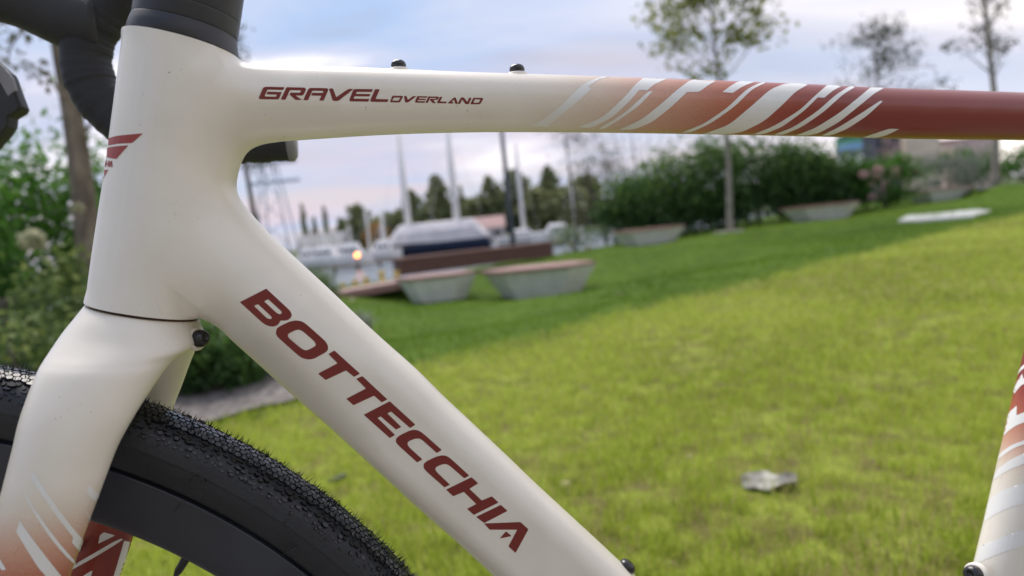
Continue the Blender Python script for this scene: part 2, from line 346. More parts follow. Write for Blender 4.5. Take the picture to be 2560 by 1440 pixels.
# far lawn beyond the brow: greener grass, some shade put into its colour
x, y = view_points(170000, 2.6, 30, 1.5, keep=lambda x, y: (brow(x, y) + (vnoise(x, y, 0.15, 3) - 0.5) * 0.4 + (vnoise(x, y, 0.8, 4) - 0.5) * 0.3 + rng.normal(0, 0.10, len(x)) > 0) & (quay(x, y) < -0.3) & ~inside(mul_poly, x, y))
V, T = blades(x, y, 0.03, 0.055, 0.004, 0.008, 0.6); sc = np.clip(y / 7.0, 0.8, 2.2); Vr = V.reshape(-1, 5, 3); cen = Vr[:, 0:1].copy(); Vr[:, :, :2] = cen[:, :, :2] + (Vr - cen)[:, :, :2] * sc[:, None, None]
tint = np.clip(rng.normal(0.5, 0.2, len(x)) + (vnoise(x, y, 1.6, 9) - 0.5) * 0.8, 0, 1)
grass2 = mk_np('far_lawn_grass', V, T, M_grass2, tint=np.repeat(tint, 5), kind='stuff'); tag(grass2, 'lush green grass beyond the brow of the near lawn, partly shaded by its colour', 'grass')


# unseen paved path, added to cut green lawn bounce on the bicycle's near side
M_pave = mat('unseen_grey_paving', (0.17, 0.16, 0.135), 0.85, 0.25, 30, bump=0.4)
path = empty('path'); path['kind'] = 'structure'
slab_me = None
for i in range(16):
    for j in range(8):
        x0, y0 = -4.0 + i * 0.5, -2.9 + j * 0.5
        if slab_me is None:
            o = MB().box((0, 0, 0), (0.488, 0.488, 0.05)).build('bounce_slab', M_pave, path); slab_me = o.data
        else: o = bpy.data.objects.new('bounce_slab', slab_me); COL.objects.link(o); o.parent = path
        o.location = (x0, y0, -0.003 + 0.002 * ((i * 7 + j * 3) % 3))

# unseen wall added behind the camera to keep sky off the bicycle's near side
M_brick = mat('wall_render', (0.40, 0.39, 0.34), 0.9, 0.2, 9, bump=0.4); M_cope = mat('stone_coping', (0.28, 0.27, 0.25), 0.85, 0.15, 8)
gw = MB().box((1.9, -2.35, 1.0), (8.6, 0.3, 2.0)).build('sky_blocker_wall', M_brick); gw['kind'] = 'structure'
MB().box((1.9, -2.35, 2.045), (8.7, 0.42, 0.08)).build('blocker_coping', M_cope, gw)

# ------------------------------------------------------------------ plants
def rand_unit(n):
    v = rng.normal(size=(n, 3)); return v / np.linalg.norm(v, axis=1)[:, None]
def leaves(C, size, aspect=0.55, droop=0.0, jitter=0.35):
    """one four-cornered leaf at each centre C"""
    n = len(C); a = rand_unit(n); a[:, 2] -= droop; a /= np.linalg.norm(a, axis=1)[:, None]
    b = np.cross(a, rand_unit(n)); b /= np.linalg.norm(b, axis=1)[:, None] + 1e-9
    s = size * rng.uniform(1 - jitter, 1 + jitter, n)[:, None]; nrm = np.cross(a, b)
    V = np.empty((n, 4, 3)); V[:, 0] = C - a * s / 2; V[:, 1] = C + b * s * aspect / 2 + nrm * s * 0.08; V[:, 2] = C + a * s / 2; V[:, 3] = C - b * s * aspect / 2 + nrm * s * 0.08
    return V.reshape(-1, 3), np.arange(n * 4).reshape(-1, 4)
def foliage(name, C, size, m, parent, tint=None, aspect=0.55, droop=0.0):
    V, Fc = leaves(C, size, aspect, droop)
    if tint is None: tint = np.clip(rng.normal(0.5, 0.22, len(C)), 0, 1)
    return mk_np(name, V, Fc, m, parent, tint=np.repeat(tint, 4))
M_bark = mat('grey_bark', (0.20, 0.175, 0.15), 0.9, 0.35, 14, bump=0.6, col2=(0.34, 0.31, 0.27), stretch=(1, 1, 0.25))
M_bark_d = mat('brown_bark', (0.115, 0.085, 0.065), 0.9, 0.35, 20, bump=0.6, col2=(0.24, 0.20, 0.15), stretch=(1, 1, 0.3))
M_twig = mat('twig_bark', (0.10, 0.085, 0.07), 0.9, 0.3, 20)
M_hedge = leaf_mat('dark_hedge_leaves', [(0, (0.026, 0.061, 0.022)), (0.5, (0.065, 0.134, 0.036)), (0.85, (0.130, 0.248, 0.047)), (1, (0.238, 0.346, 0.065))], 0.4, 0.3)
M_olive = leaf_mat('olive_leaves', [(0, (0.045, 0.048, 0.021)), (0.5, (0.102, 0.099, 0.045)), (1, (0.195, 0.173, 0.075))], 0.55, 0.3)
M_sap = leaf_mat('sapling_leaves', [(0, (0.086, 0.103, 0.038)), (0.5, (0.207, 0.241, 0.052)), (1, (0.397, 0.397, 0.086))], 0.5, 0.45)
M_dark = leaf_mat('dark_tree_leaves', [(0, (0.027, 0.036, 0.024)), (0.5, (0.060, 0.075, 0.045)), (1, (0.120, 0.135, 0.068))], 0.5, 0.3)
M_far = leaf_mat('far_tree_leaves', [(0, (0.091, 0.117, 0.057)), (0.5, (0.169, 0.204, 0.094)), (1, (0.299, 0.312, 0.143))], 0.7, 0.2)
M_autumn = leaf_mat('autumn_leaves', [(0, (0.20, 0.09, 0.02)), (0.5, (0.34, 0.17, 0.03)), (1, (0.42, 0.27, 0.06))], 0.7, 0.3)
M_silver = leaf_mat('silver_leaves', [(0, (0.126, 0.154, 0.119)), (0.5, (0.224, 0.252, 0.210)), (1, (0.448, 0.448, 0.392))], 0.6, 0.3)
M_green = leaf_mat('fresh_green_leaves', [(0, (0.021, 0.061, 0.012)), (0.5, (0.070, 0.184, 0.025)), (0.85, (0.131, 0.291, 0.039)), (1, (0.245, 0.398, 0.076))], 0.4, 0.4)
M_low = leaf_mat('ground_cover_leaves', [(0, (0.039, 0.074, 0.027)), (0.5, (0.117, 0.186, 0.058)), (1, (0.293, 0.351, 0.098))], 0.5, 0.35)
M_bloomw = leaf_mat('cream_petals', [(0, (0.30, 0.32, 0.20)), (1, (0.62, 0.60, 0.42))], 0.6, 0.4)
M_bloomp = leaf_mat('pink_petals', [(0, (0.42, 0.22, 0.26)), (1, (0.72, 0.55, 0.52))], 0.6, 0.4)
def clump_points(n, c, r, clumps=24, spread=0.22, flat_bottom=True, shell=0.55):
    """leaf centres gathered in uneven clumps through an ellipsoid"""
    K = rand_unit(clumps) * (shell + (1 - shell) * rng.random(clumps)[:, None] ** 0.6)
    if flat_bottom: K[:, 2] = np.where(K[:, 2] < 0, K[:, 2] * 0.9, K[:, 2])
    w = rng.uniform(0.4, 1.6, clumps); idx = rng.choice(clumps, n, p=w / w.sum())
    P = K[idx] + rng.normal(0, spread, (n, 3)) * rng.uniform(0.6, 1.3, clumps)[idx][:, None]
    return np.asarray(c) + P * np.asarray(r), idx
def shrub(name, label, px, py, d, wpx, hpx, m, n=1800, leaf=0.09, depth=0.8, group=None, clumps=26, cat='shrub', stems=7, spread=0.22, blooms=None, aspect=0.55, top_tint=0.25, gz=True):
    """px, py: foot in the picture; wpx, hpx: its size there at distance d"""
    P = at(px, py, d); s = d / F; w, h = wpx * s, hpx * s
    base = (P[0], P[1], (tz1(P[0], P[1]) - 0.03) if gz else P[2]); h = P[2] + h - base[2]
    root = empty(name, base); tag(root, label, cat, group)
    C, idx = clump_points(n, (0, 0, h * 0.52), (w / 2, w / 2 * depth, h * 0.46), clumps, spread)
    C = C[C[:, 2] > 0.01]
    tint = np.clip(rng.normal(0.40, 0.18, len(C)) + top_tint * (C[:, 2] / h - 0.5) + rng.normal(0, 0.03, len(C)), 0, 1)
    foliage('foliage', C, leaf, m, root, tint, aspect)
    mb = MB()
    for k in range(stems):
        a = rng.uniform(0, 6.28); r = rng.uniform(0.15, 0.7)
        mb.tube(catmull([(0.05 * math.cos(a), 0.05 * math.sin(a), 0), (r * w * 0.2 * math.cos(a), r * w * 0.2 * math.sin(a), h * 0.4), (r * w * 0.4 * math.cos(a), r * w * 0.4 * math.sin(a), h * 0.8)], 4), np.linspace(0.012, 0.004, 9) * (1 + h / 2), 5)
    mb.build('stem', M_twig, root, True)
    if blooms:
        for (bx_, by_, br, bm, *bd) in blooms:
            Q = at(bx_, by_, bd[0] if bd else d - w * 0.28) - np.array(base); r_ = br * (bd[0] / F if bd else s)
            nb = 130; U = rand_unit(nb) * (0.75 + 0.25 * rng.random(nb)[:, None]) * r_ * np.array([1, 1, 0.8])
            foliage('flower_head', Q + U, r_ * 0.55, bm, root, np.clip(rng.normal(0.6, 0.25, nb), 0, 1), 0.9)
    return root
def branch_path(p0, dirv, length, curve=0.25, n=6):
    p = np.array(p0, float); dv = np.array(dirv, float); dv /= np.linalg.norm(dv); out_ = [p.copy()]
    for i in range(n):
        dv = dv + rng.normal(0, curve / n, 3) + np.array([0, 0, 0.02]); dv /= np.linalg.norm(dv); p = p + dv * length / n; out_.append(p.copy())
    return np.array(out_)
def tree(name, label, px, py, d, top_py, trunk_r, m_leaf, m_bark, crown0=0.35, spread=0.3, n_branch=26, leaf=0.11, n_leaf=2600, group=None, lean=0.0, up=0.9, gz=True, top_px=None, thin=0.35, clump=0.10, tint_mu=0.5, n_clump=110):
    P = at(px, py, d); s = d / F; base = np.array([P[0], P[1], tz1(P[0], P[1]) - 0.04 if gz else P[2]]); top = at(px if top_px is None else top_px, top_py, d)
    h = top[2] - base[2]; root = empty(name, base); tag(root, label, 'tree', group)
    off = (np.array([top[0] - base[0], 0, 0]) if top_px is not None else np.array([lean * h, 0, 0]))
    tp = catmull([(0, 0, 0), (0.01 * h + off[0] * 0.25, 0, h * 0.3), (off[0] * 0.6 - 0.008 * h, 0.01 * h, h * 0.65), (off[0], 0, h)], 6)
    rr = trunk_r * (1 - np.linspace(0, 1, len(tp)) ** 1.1 * 0.88); rr[0] *= 1.25
    tube('trunk', tp, rr, m_bark, root, 10)
    mb = MB(); Cs = []
    tl = np.linspace(0, 1, len(tp))
    for k in range(n_branch):
        t = crown0 + (1 - crown0) * (k + rng.random()) / n_branch * 0.98; p0 = np.array([np.interp(t, tl, tp[:, j]) for j in range(3)])
        a = k * 2.399 + rng.normal(0, 0.4); Lb = h * spread * (1.05 - 0.75 * (t - crown0) / (1 - crown0)) * rng.uniform(0.65, 1.15)
        bp_ = branch_path(p0, (math.cos(a), math.sin(a), up * rng.uniform(0.6, 1.3)), Lb); r0 = trunk_r * thin * (1 - 0.6 * t)
        mb.tube(bp_, np.linspace(r0, r0 * 0.25, len(bp_)), 5)
        for j in range(3):
            i0 = rng.integers(2, len(bp_) - 1); tw = branch_path(bp_[i0], bp_[i0] - bp_[i0 - 1] + rng.normal(0, Lb * 0.12, 3), Lb * rng.uniform(0.25, 0.5), 0.5, 4)
            mb.tube(tw, np.linspace(r0 * 0.35, r0 * 0.12, len(tw)), 4); bp_ = np.concatenate([bp_, tw[1:]])
        Cs.append(bp_[2:])
    mb.build('branch', m_bark, root, True)
    Cs = np.concatenate(Cs); K = Cs[rng.choice(len(Cs), n_clump)]; wgt = rng.uniform(0.15, 1, n_clump) ** 1.5; idx = rng.choice(n_clump, n_leaf, p=wgt / wgt.sum())
    C = K[idx] + rng.normal(0, clump * h * spread * 0.55, (n_leaf, 3)) * (0.5 + wgt[idx][:, None]) * np.array([1.25, 1.25, 0.8])
    foliage('crown', C, leaf, m_leaf, root, np.clip(rng.normal(tint_mu, 0.2, n_leaf), 0, 1))
    return root
def far_tree(label, px, base_py, top_py, wpx, d, m=None, shape='round', n=520, group='trees on the far bank', tm=0.5):
    s = d / F; P = at(px, base_py, d); top = at(px, top_py, d); h = top[2] - P[2]; w = wpx * s
    root = empty('far_bank_tree', P); tag(root, label, 'tree', group)
    tube('trunk', [(0, 0, -1.5), (0, 0, h * 0.5), (0, 0, h * 0.9)], [w * 0.07 + 0.1, w * 0.05 + 0.06, 0.04], M_bark_d, root, 6)
    u = rng.random(n); ang = rng.uniform(0, 6.28, n)
    if shape == 'spire': zz = u; rr_ = (1 - zz) ** 0.8 * 0.5 + 0.03
    elif shape == 'poplar': zz = u; rr_ = 0.5 * np.sin(np.pi * np.clip(zz, 0.03, 0.98)) ** 0.6
    else: zz = u; rr_ = 0.5 * np.sqrt(np.clip(1 - ((zz - 0.58) / 0.46) ** 2, 0.02, 1)) 
    rad = rr_ * w * np.sqrt(rng.random(n)) * (1 + 0.25 * np.sin(ang * 3 + zz * 9) + 0.2 * np.sin(zz * 17 + ang))
    C = np.stack([rad * np.cos(ang), rad * np.sin(ang), (0.06 + 0.92 * zz) * h], 1) + rng.normal(0, w * 0.04, (n, 3))
    foliage('crown', C, max(0.5, w * 0.20), m or M_far, root, np.clip(rng.normal(tm, 0.2, n) + 0.25 * (zz - 0.5), 0, 1), 0.8)
    return root

# hedge and shrubs on the right, back row first
shrub('hazy_brown_shrub', 'brownish feathery tall shrub left of the dark hedge', 1520, 640, 27, 230, 265, M_olive, 2600, 0.12, 0.6, 'shrubs behind the benches', 34, spread=0.28)
HB = [(1600, 622, 24.5, 170, 170, 'lower dark green shrub at the left end of the hedge behind the bench'), (1700, 612, 25, 190, 215, 'dark green hedge shrub left of the slim tree'), (1800, 600, 25.5, 200, 240, 'tall dark hedge shrub behind the slim tree trunk'),
      (1905, 588, 26, 190, 235, 'bushy dark hedge shrub right of the slim tree trunk'), (2000, 575, 26, 180, 205, 'dark hedge shrub behind the middle far bench'), (2085, 562, 26, 150, 170, 'rounded hedge shrub with yellowish top left of the pink flowers')]
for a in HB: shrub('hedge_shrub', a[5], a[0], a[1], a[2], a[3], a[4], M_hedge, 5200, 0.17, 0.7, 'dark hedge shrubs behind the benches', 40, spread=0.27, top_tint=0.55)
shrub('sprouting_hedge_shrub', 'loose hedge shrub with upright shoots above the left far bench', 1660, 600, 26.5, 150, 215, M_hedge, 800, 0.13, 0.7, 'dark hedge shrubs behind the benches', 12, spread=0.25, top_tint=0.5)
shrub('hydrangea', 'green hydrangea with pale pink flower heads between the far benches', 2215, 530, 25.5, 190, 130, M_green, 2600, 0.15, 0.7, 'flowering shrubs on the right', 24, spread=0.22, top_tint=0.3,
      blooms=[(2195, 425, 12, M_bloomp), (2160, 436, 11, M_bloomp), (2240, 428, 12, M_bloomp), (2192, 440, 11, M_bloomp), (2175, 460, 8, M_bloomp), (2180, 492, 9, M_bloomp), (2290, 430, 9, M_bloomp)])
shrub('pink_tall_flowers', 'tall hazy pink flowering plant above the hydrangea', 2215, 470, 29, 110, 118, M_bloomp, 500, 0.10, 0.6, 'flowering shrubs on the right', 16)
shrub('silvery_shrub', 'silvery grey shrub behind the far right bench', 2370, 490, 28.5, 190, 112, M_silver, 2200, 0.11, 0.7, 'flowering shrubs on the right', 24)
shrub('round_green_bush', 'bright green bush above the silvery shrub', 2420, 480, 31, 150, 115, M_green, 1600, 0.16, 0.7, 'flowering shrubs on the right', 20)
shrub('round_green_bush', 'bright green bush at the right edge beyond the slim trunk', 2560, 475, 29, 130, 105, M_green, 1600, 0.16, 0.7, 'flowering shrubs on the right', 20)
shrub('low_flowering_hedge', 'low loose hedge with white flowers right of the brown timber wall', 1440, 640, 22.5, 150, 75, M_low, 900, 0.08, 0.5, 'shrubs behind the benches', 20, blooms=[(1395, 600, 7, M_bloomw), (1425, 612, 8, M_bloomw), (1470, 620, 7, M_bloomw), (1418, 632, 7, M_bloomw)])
# trees on the lawn
tree('slim_lawn_tree', 'slim pale-trunked tree with sparse leaves between the far benches', 1825, 580, 20.0, -190, 0.088, M_sap, M_bark, 0.50, 0.34, 36, 0.19, 4400, 'slim trees on the lawn', top_px=1755, up=0.9, clump=0.12, tint_mu=0.5, n_clump=210)
tree('slim_lawn_tree', 'slim tree with a bare grey trunk near the right edge', 2488, 466, 26.0, -190, 0.15, M_dark, M_bark, 0.42, 0.13, 30, 0.15, 900, 'slim trees on the lawn', top_px=2430, up=1.2, clump=0.2)
tree('dark_leaved_tree', 'dark thin-leaved tree whose crown shows above the red end of the top tube', 2215, 500, 31, 85, 0.10, M_dark, M_twig, 0.42, 0.46, 36, 0.15, 2000, None, up=0.5, clump=0.12)
tree('dark_leaved_tree', 'dark tree with drooping twigs below the middle of the top tube', 1445, 640, 30, 235, 0.07, M_dark, M_twig, 0.60, 0.26, 26, 0.15, 700, None, up=0.4, clump=0.3)
tree('dark_leaved_tree', 'distant dark tree top just right of the black headset', 650, 700, 18, 92, 0.09, M_dark, M_twig, 0.50, 0.17, 30, 0.12, 1000, None, up=1.0, clump=0.2)
# bare fan of stems behind the hedge
P = at(1610, 620, 27.5); root = empty('bare_stem_fan', (P[0], P[1], tz1(P[0], P[1]))); tag(root, 'fan of thin bare stems rising behind the dark hedge', 'shrub')
for k in range(26):
    a = rng.normal(0, 0.36); Ls = rng.uniform(3.6, 4.9)
    tube('stem', branch_path((rng.normal(0, 0.15), rng.normal(0, 0.15), 0), (math.sin(a), rng.normal(0, 0.2), 1.0), Ls, 0.12, 5), np.linspace(0.022, 0.006, 6), M_twig, root, 4)

# left side: tree with brown trunk, leafy bushes, ground cover
P = at(222, 640, 4.6); root = empty('leaning_tree', (P[0], P[1], 0.0)); tag(root, 'leaning tree with a brown trunk left of the head tube', 'tree')
tp = catmull([at(232, 900, 4.6), at(222, 640, 4.6), at(200, 420, 4.6), at(172, 230, 4.6), at(148, 90, 4.6), at(128, -120, 4.6), at(90, -420, 4.6)], 5) - np.array([P[0], P[1], 0])
tube('trunk', tp, np.linspace(0.082, 0.040, len(tp)), M_bark_d, root, 14)
Cs = []
for pts in ([(160, 250), (120, 190), (80, 165)], [(150, 100), (90, 60), (30, 110), (20, 170)], [(140, -40), (60, 20), (0, 60)], [(130, -100), (260, -160), (420, -260)], [(212, 330), (240, 290), (262, 240)]):
    pp = np.array([at(*q_, 4.6 + rng.normal(0, 0.15)) for q_ in pts]) - np.array([P[0], P[1], 0]); pp = catmull(pp, 5)
    tube('branch', pp, np.linspace(0.012, 0.004, len(pp)), M_bark_d, root, 6); Cs.append(pp[4:])
Cs = np.concatenate(Cs); C = Cs[rng.integers(0, len(Cs), 190)] + rng.normal(0, 0.045, (190, 3)); foliage('crown', C, 0.055, M_olive, root)
LB = [(60, 690, 5.2, 330, 340, M_green, 4600, 0.085, 'leafy glossy bush left of the brown tree trunk'), (275, 690, 5.8, 170, 330, M_green, 1500, 0.085, 'leafy bush peeping between the brown trunk and the head tube'),
      (-30, 640, 4.4, 190, 190, M_green, 700, 0.09, 'bright leafy bush cut by the left edge of the picture')]
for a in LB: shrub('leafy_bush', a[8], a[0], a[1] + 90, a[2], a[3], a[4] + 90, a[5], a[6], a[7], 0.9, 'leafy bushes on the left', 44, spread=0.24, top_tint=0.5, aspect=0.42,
                   blooms=[(80, 598, 30, M_bloomw, 4.05), (195, 520, 14, M_bloomw, 4.4)] if a[0] == 60 else None)
GC = [(30, 860, 4.0, 300, 190, 1800, 'low mixed ground cover below the leafy bush'), (190, 830, 4.3, 200, 170, 1500, 'low olive ground cover beside the head tube'), (60, 960, 3.4, 260, 150, 1600, 'dense green ground cover just above the front tyre'),
      (520, 960, 4.0, 230, 170, 2200, 'dark green ground cover seen between fork and down tube'), (660, 940, 4.4, 200, 190, 2000, 'dark leafy plant behind the lettered down tube'), (330, 940, 4.2, 240, 170, 1200, 'ground cover hidden behind the fork crown')]
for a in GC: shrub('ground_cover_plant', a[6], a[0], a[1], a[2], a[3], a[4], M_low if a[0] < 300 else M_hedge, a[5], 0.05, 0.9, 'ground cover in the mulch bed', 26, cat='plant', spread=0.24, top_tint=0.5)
# tufts of long grass at the down tube
def tuft(label, px, py, d, hpx, n, m, wpx, group):
    P = at(px, py, d); s = d / F; base = (P[0], P[1], tz1(P[0], P[1]) - 0.01); root = empty('grass_tuft', base); tag(root, label, 'plant', group)
    h = hpx * s; x = rng.normal(0, wpx * s * 0.12, n); y = rng.normal(0, wpx * s * 0.12, n)
    B = np.stack([x, y, np.zeros(n)], 1); a = np.arctan2(y, x) + rng.normal(0, 0.6, n); r = rng.uniform(0.2, 1, n) * wpx * s * 0.5; hh = h * rng.uniform(0.6, 1.05, n)
    tip = B + np.stack([np.cos(a) * r, np.sin(a) * r, hh * (1 - 0.25 * (r / r.max()) ** 2)], 1); mid = B + np.stack([np.cos(a) * r * 0.35, np.sin(a) * r * 0.35, hh * 0.68], 1)
    sd_ = np.stack([-np.sin(a), np.cos(a), np.zeros(n)], 1) * 0.004 * (d / 4)
    V = np.stack([B - sd_, B + sd_, mid + sd_, mid - sd_, tip], 1).reshape(-1, 3); k = np.arange(n)[:, None] * 5
    mk_np('blades', V, np.concatenate([k + [0, 1, 2], k + [0, 2, 3], k + [3, 2, 4]], 1).reshape(-1, 3), m, root, tint=np.repeat(np.clip(rng.normal(0.45, 0.2, n), 0, 1), 5))
    return root
tuft('tuft of long dark grass left of the boardwalk', 800, 850, 8.0, 190, 420, M_low, 150, 'long grass tufts')
tuft('smaller blue-green grass tuft against the down tube edge', 900, 850, 7.2, 90, 150, M_silver, 110, 'long grass tufts')
tuft('dark arching grass tuft at the end of the mulch bed', 620, 990, 4.1, 160, 320, M_hedge, 190, 'long grass tufts')

# ------------------------------------------------------------------ benches
M_conc = mat('pale_concrete', (0.60, 0.60, 0.575), 0.85, 0.10, 5, bump=0.3, bscale=60)
M_wood = mat('reddish_bench_wood', (0.25, 0.125, 0.105), 0.55, 0.25, 10, bump=0.2, col2=(0.36, 0.20, 0.17), stretch=(0.3, 4, 4))
M_dwood = mat('dark_brown_timber', (0.085, 0.035, 0.030), 0.6, 0.25, 8, bump=0.2, col2=(0.14, 0.06, 0.05), stretch=(0.3, 4, 4))
def clip_poly(poly, axis, val, keep_less):
    res = []; n = len(poly)
    for i in range(n):
        a, b = poly[i], poly[(i + 1) % n]; ia = (a[axis] <= val) == keep_less; ib = (b[axis] <= val) == keep_less
        if ia: res.append(a)
        if ia != ib:
            t = (val - a[axis]) / (b[axis] - a[axis]); res.append(tuple(a[k] + t * (b[k] - a[k]) for k in (0, 1)))
    return res
def bench(key, label, skew):
    (px, py), d, wpx, yaw = BENCH[key]; P = at(px, py, d); L = wpx * d / F; W = 0.55 * L + 0.25; H = 0.57 if key == 'b' else 0.50; z = tz1(P[0], P[1] + W * 0.3) 
    root = empty('park_bench', (P[0], P[1] + W * 0.36, min(P[2], z) - 0.01), yaw); tag(root, label, 'bench', 'faceted concrete benches on the lawn')
    hexa = [(-0.5 * L, 0.10 * W), (-0.30 * L, -0.42 * W), (0.26 * L, -0.5 * W + skew * W), (0.5 * L, -0.12 * W), (0.34 * L, 0.42 * W), (-0.20 * L, 0.5 * W)]
    sc_ = lambda k, z_: [(x * k + 0.02 * L, y * (k * 0.95), z_) for x, y in hexa]
    MB().loft([sc_(0.64, 0), sc_(0.965, H - 0.05)]).build('base', M_conc, root)
    top = empty('seat', (0, 0, 0)); top.parent = root
    nb = 6; ys = np.linspace(-0.5 * W, 0.5 * W, nb + 1)
    for i in range(nb):
        pl = clip_poly(clip_poly(hexa, 1, ys[i] + 0.006, False), 1, ys[i + 1] - 0.006, True)
        if len(pl) >= 3: MB().prism(pl, H - 0.048, H + 0.002 * (i % 2)).build('plank', M_wood, top)
bench('b', 'large faceted concrete bench with wooden seat, nearest and widest', 0.0)
bench('a', 'faceted concrete bench partly in front of the dark timber wall', 0.05)
bench('c', 'small far bench left of the slim pale-trunked tree', 0.1)
bench('d', 'far bench right of the slim tree, in front of the dark hedge', 0.0)
bench('e', 'farthest bench at the upper right beside the silvery shrub', 0.1)
# pale slab set into the lawn, gravel ring and gravel strip
M_slab = mat('pale_stone', (0.55, 0.55, 0.54), 0.85, 0.08, 6)
M_grav = mat('pale_gravel', (0.36, 0.34, 0.31), 0.95, 0.4, 60, bump=0.8, bscale=120)
def gpt(px, py, d): return at(px, py, d)[:2]
def flat_slab(name, pts, m, th=0.03):
    c = np.mean(pts, 0); z = float(tz(np.array([p[0] for p in pts]), np.array([p[1] for p in pts])).max())
    o = MB().prism([(p[0] - c[0], p[1] - c[1]) for p in pts], -0.06, th).build(name, m); o.location = (c[0], c[1], z); return o
def td(px, py, lo=4, hi=60):
    """distance at which the sight line through a pixel meets the terrain"""
    for d in np.arange(lo, hi, 0.1):
        q_ = at(px, py, d)
        if q_[2] < tz1(q_[0], q_[1]): return d
    return hi
tag(flat_slab('stone_slab', [at(p_, q_, td(p_, q_))[:2] for p_, q_ in ((2245, 556), (2300, 556), (2430, 545), (2478, 528), (2440, 526), (2330, 537), (2270, 541))], M_slab, 0.02), 'pale flat stone slab set in the dark lawn at right', 'slab')
P = at(1825, 582, 20); ring = [(P[0] + 0.42 * math.cos(t) * (1 + 0.1 * math.sin(3 * t)), P[1] + 0.42 * math.sin(t)) for t in np.linspace(0, 6.28, 14, endpoint=False)]
tag(flat_slab('gravel_ring', ring, M_grav, 0.035), kind='structure')
strip = [at(p_, q_, d_)[:2] for p_, q_, d_ in ((2440, 478, 25.5), (2600, 466, 25.5), (2700, 440, 30), (2440, 466, 28))]
tag(flat_slab('gravel_path', strip, M_grav, 0.02), kind='structure')

# ------------------------------------------------------------------ boardwalk and timber wall
def board_run(name, label, cat, A, B, zA, zB, w, th, n, m, parent_mat=None):
    A = np.array(A); B = np.array(B); dv = (B - A) / np.linalg.norm(B - A); nv = np.array([-dv[1], dv[0]]); root = empty(name, (*((A + B) / 2), 0)); tag(root, label, cat); c = (A + B) / 2
    for i in range(n):
        o0, o1 = w * i / n + 0.004, w * (i + 1) / n - 0.004; V = []
        for (p, z_) in ((A, zA), (B, zB)):
            for o_ in (o0, o1):
                for k in (-th, 0): V.append((*(p - c + nv * o_), z_ + k))
        mk('plank', V, [(0, 2, 3, 1), (4, 5, 7, 6), (0, 1, 5, 4), (2, 6, 7, 3), (1, 3, 7, 5), (0, 4, 6, 2)], m, root)
    return root
A3, B3 = at(640, 768, 13.2), at(1030, 699, 13.2)
board_run('boardwalk', 'low reddish boardwalk edge along the harbour behind the bench', 'boardwalk', A3[:2], B3[:2], A3[2], B3[2], 1.3, 0.14, 6, M_wood)
mbq = MB(); mid_ = (A3 + B3) / 2
A4, B4 = at(1004, 690, 17.0), at(1385, 640, 20.5); hw = 0.40; dv = (B4 - A4)[:2]; LB_ = np.linalg.norm(dv); ang = math.atan2(dv[1], dv[0])
root = empty('timber_wall', (A4[0], A4[1], 0), ang); tag(root, 'long low wall of dark brown timber boards behind the near benches', 'wall')
for i in range(5):
    z0 = i * hw / 5; V = []
    for x_, zb in ((0, A4[2]), (LB_, B4[2])):
        for y_ in (0.0, 0.34):
            for k in (z0 + 0.004, z0 + hw / 5 - 0.004): V.append((x_, y_, zb + k))
    mk('board', V, [(0, 2, 3, 1), (4, 5, 7, 6), (0, 1, 5, 4), (2, 6, 7, 3), (1, 3, 7, 5), (0, 4, 6, 2)], M_dwood, root)
V = []
for x_, zb in ((-0.02, A4[2]), (LB_ + 0.02, B4[2])):
    for y_ in (-0.03, 0.40):
        for k in (hw, hw + 0.035): V.append((x_, y_, zb + k))
mk('cap_board', V, [(0, 2, 3, 1), (4, 5, 7, 6), (0, 1, 5, 4), (2, 6, 7, 3), (1, 3, 7, 5), (0, 4, 6, 2)], M_wood, root)

# ------------------------------------------------------------------ harbour
M_white = mat('boat_white', (0.78, 0.77, 0.76), 0.4, 0.06, 2)
M_canvas = mat('pale_canvas', (0.66, 0.63, 0.64), 0.85, 0.12, 1.5)
M_navy = mat('navy_hull', (0.018, 0.028, 0.06), 0.3, 0.2, 2)
M_alu = mat('white_mast_paint', (0.80, 0.79, 0.77), 0.5, 0.05, 3)
M_glass = mat('dark_window', (0.03, 0.035, 0.045), 0.1, 0.1, 3)
M_yel = mat('yellow_paint', (0.62, 0.40, 0.05), 0.5, 0.1, 5)
M_grey = mat('dark_grey_paint', (0.075, 0.085, 0.095), 0.5, 0.15, 5)
M_pier = mat('weathered_pier_wood', (0.17, 0.145, 0.12), 0.9, 0.25, 4)
def hull_rings(L, B, H, n=14):
    R = []
    for i in range(n):
        t = i / (n - 1); x = (t - 0.5) * L; bw = B / 2 * (1 - max(0, (t - 0.55) / 0.45) ** 2.2) * (0.82 + 0.18 * min(1, t / 0.15)); bw = max(bw, 0.03); sh = H * (1 + 0.18 * (t - 0.4) ** 2 * 4 * (t > 0.4)); k = 0.75
        R.append([(x, -bw, sh), (x, -bw * 0.92, sh * 0.45), (x, -bw * k * 0.6, -0.25), (x, bw * k * 0.6, -0.25), (x, bw * 0.92, sh * 0.45), (x, bw, sh)])
    return R
def place(px, d): 
    """point on the water at a picture column"""
    lo = at(px, 640, d); return np.array([lo[0], lo[1], WATER_Z])
def rounded_box_rings(L, B, z0, z1, k=0.8, n=9, end=0.12):
    R = []
    for i in range(n):
        t = i / (n - 1); x = (t - 0.5) * L; e = min(1, min(t, 1 - t) / end); e = math.sqrt(max(0.0, 1 - (1 - e) ** 2)) * 0.75 + 0.25; h = z0 + (z1 - z0) * e
        R.append([(x, -B / 2, z0), (x, -B / 2 * 0.96, z0 + (h - z0) * 0.55), (x, -B / 2 * k * 0.7, h - (h - z0) * 0.06), (x, 0, h), (x, B / 2 * k * 0.7, h - (h - z0) * 0.06), (x, B / 2 * 0.96, z0 + (h - z0) * 0.55), (x, B / 2, z0)])
    return R
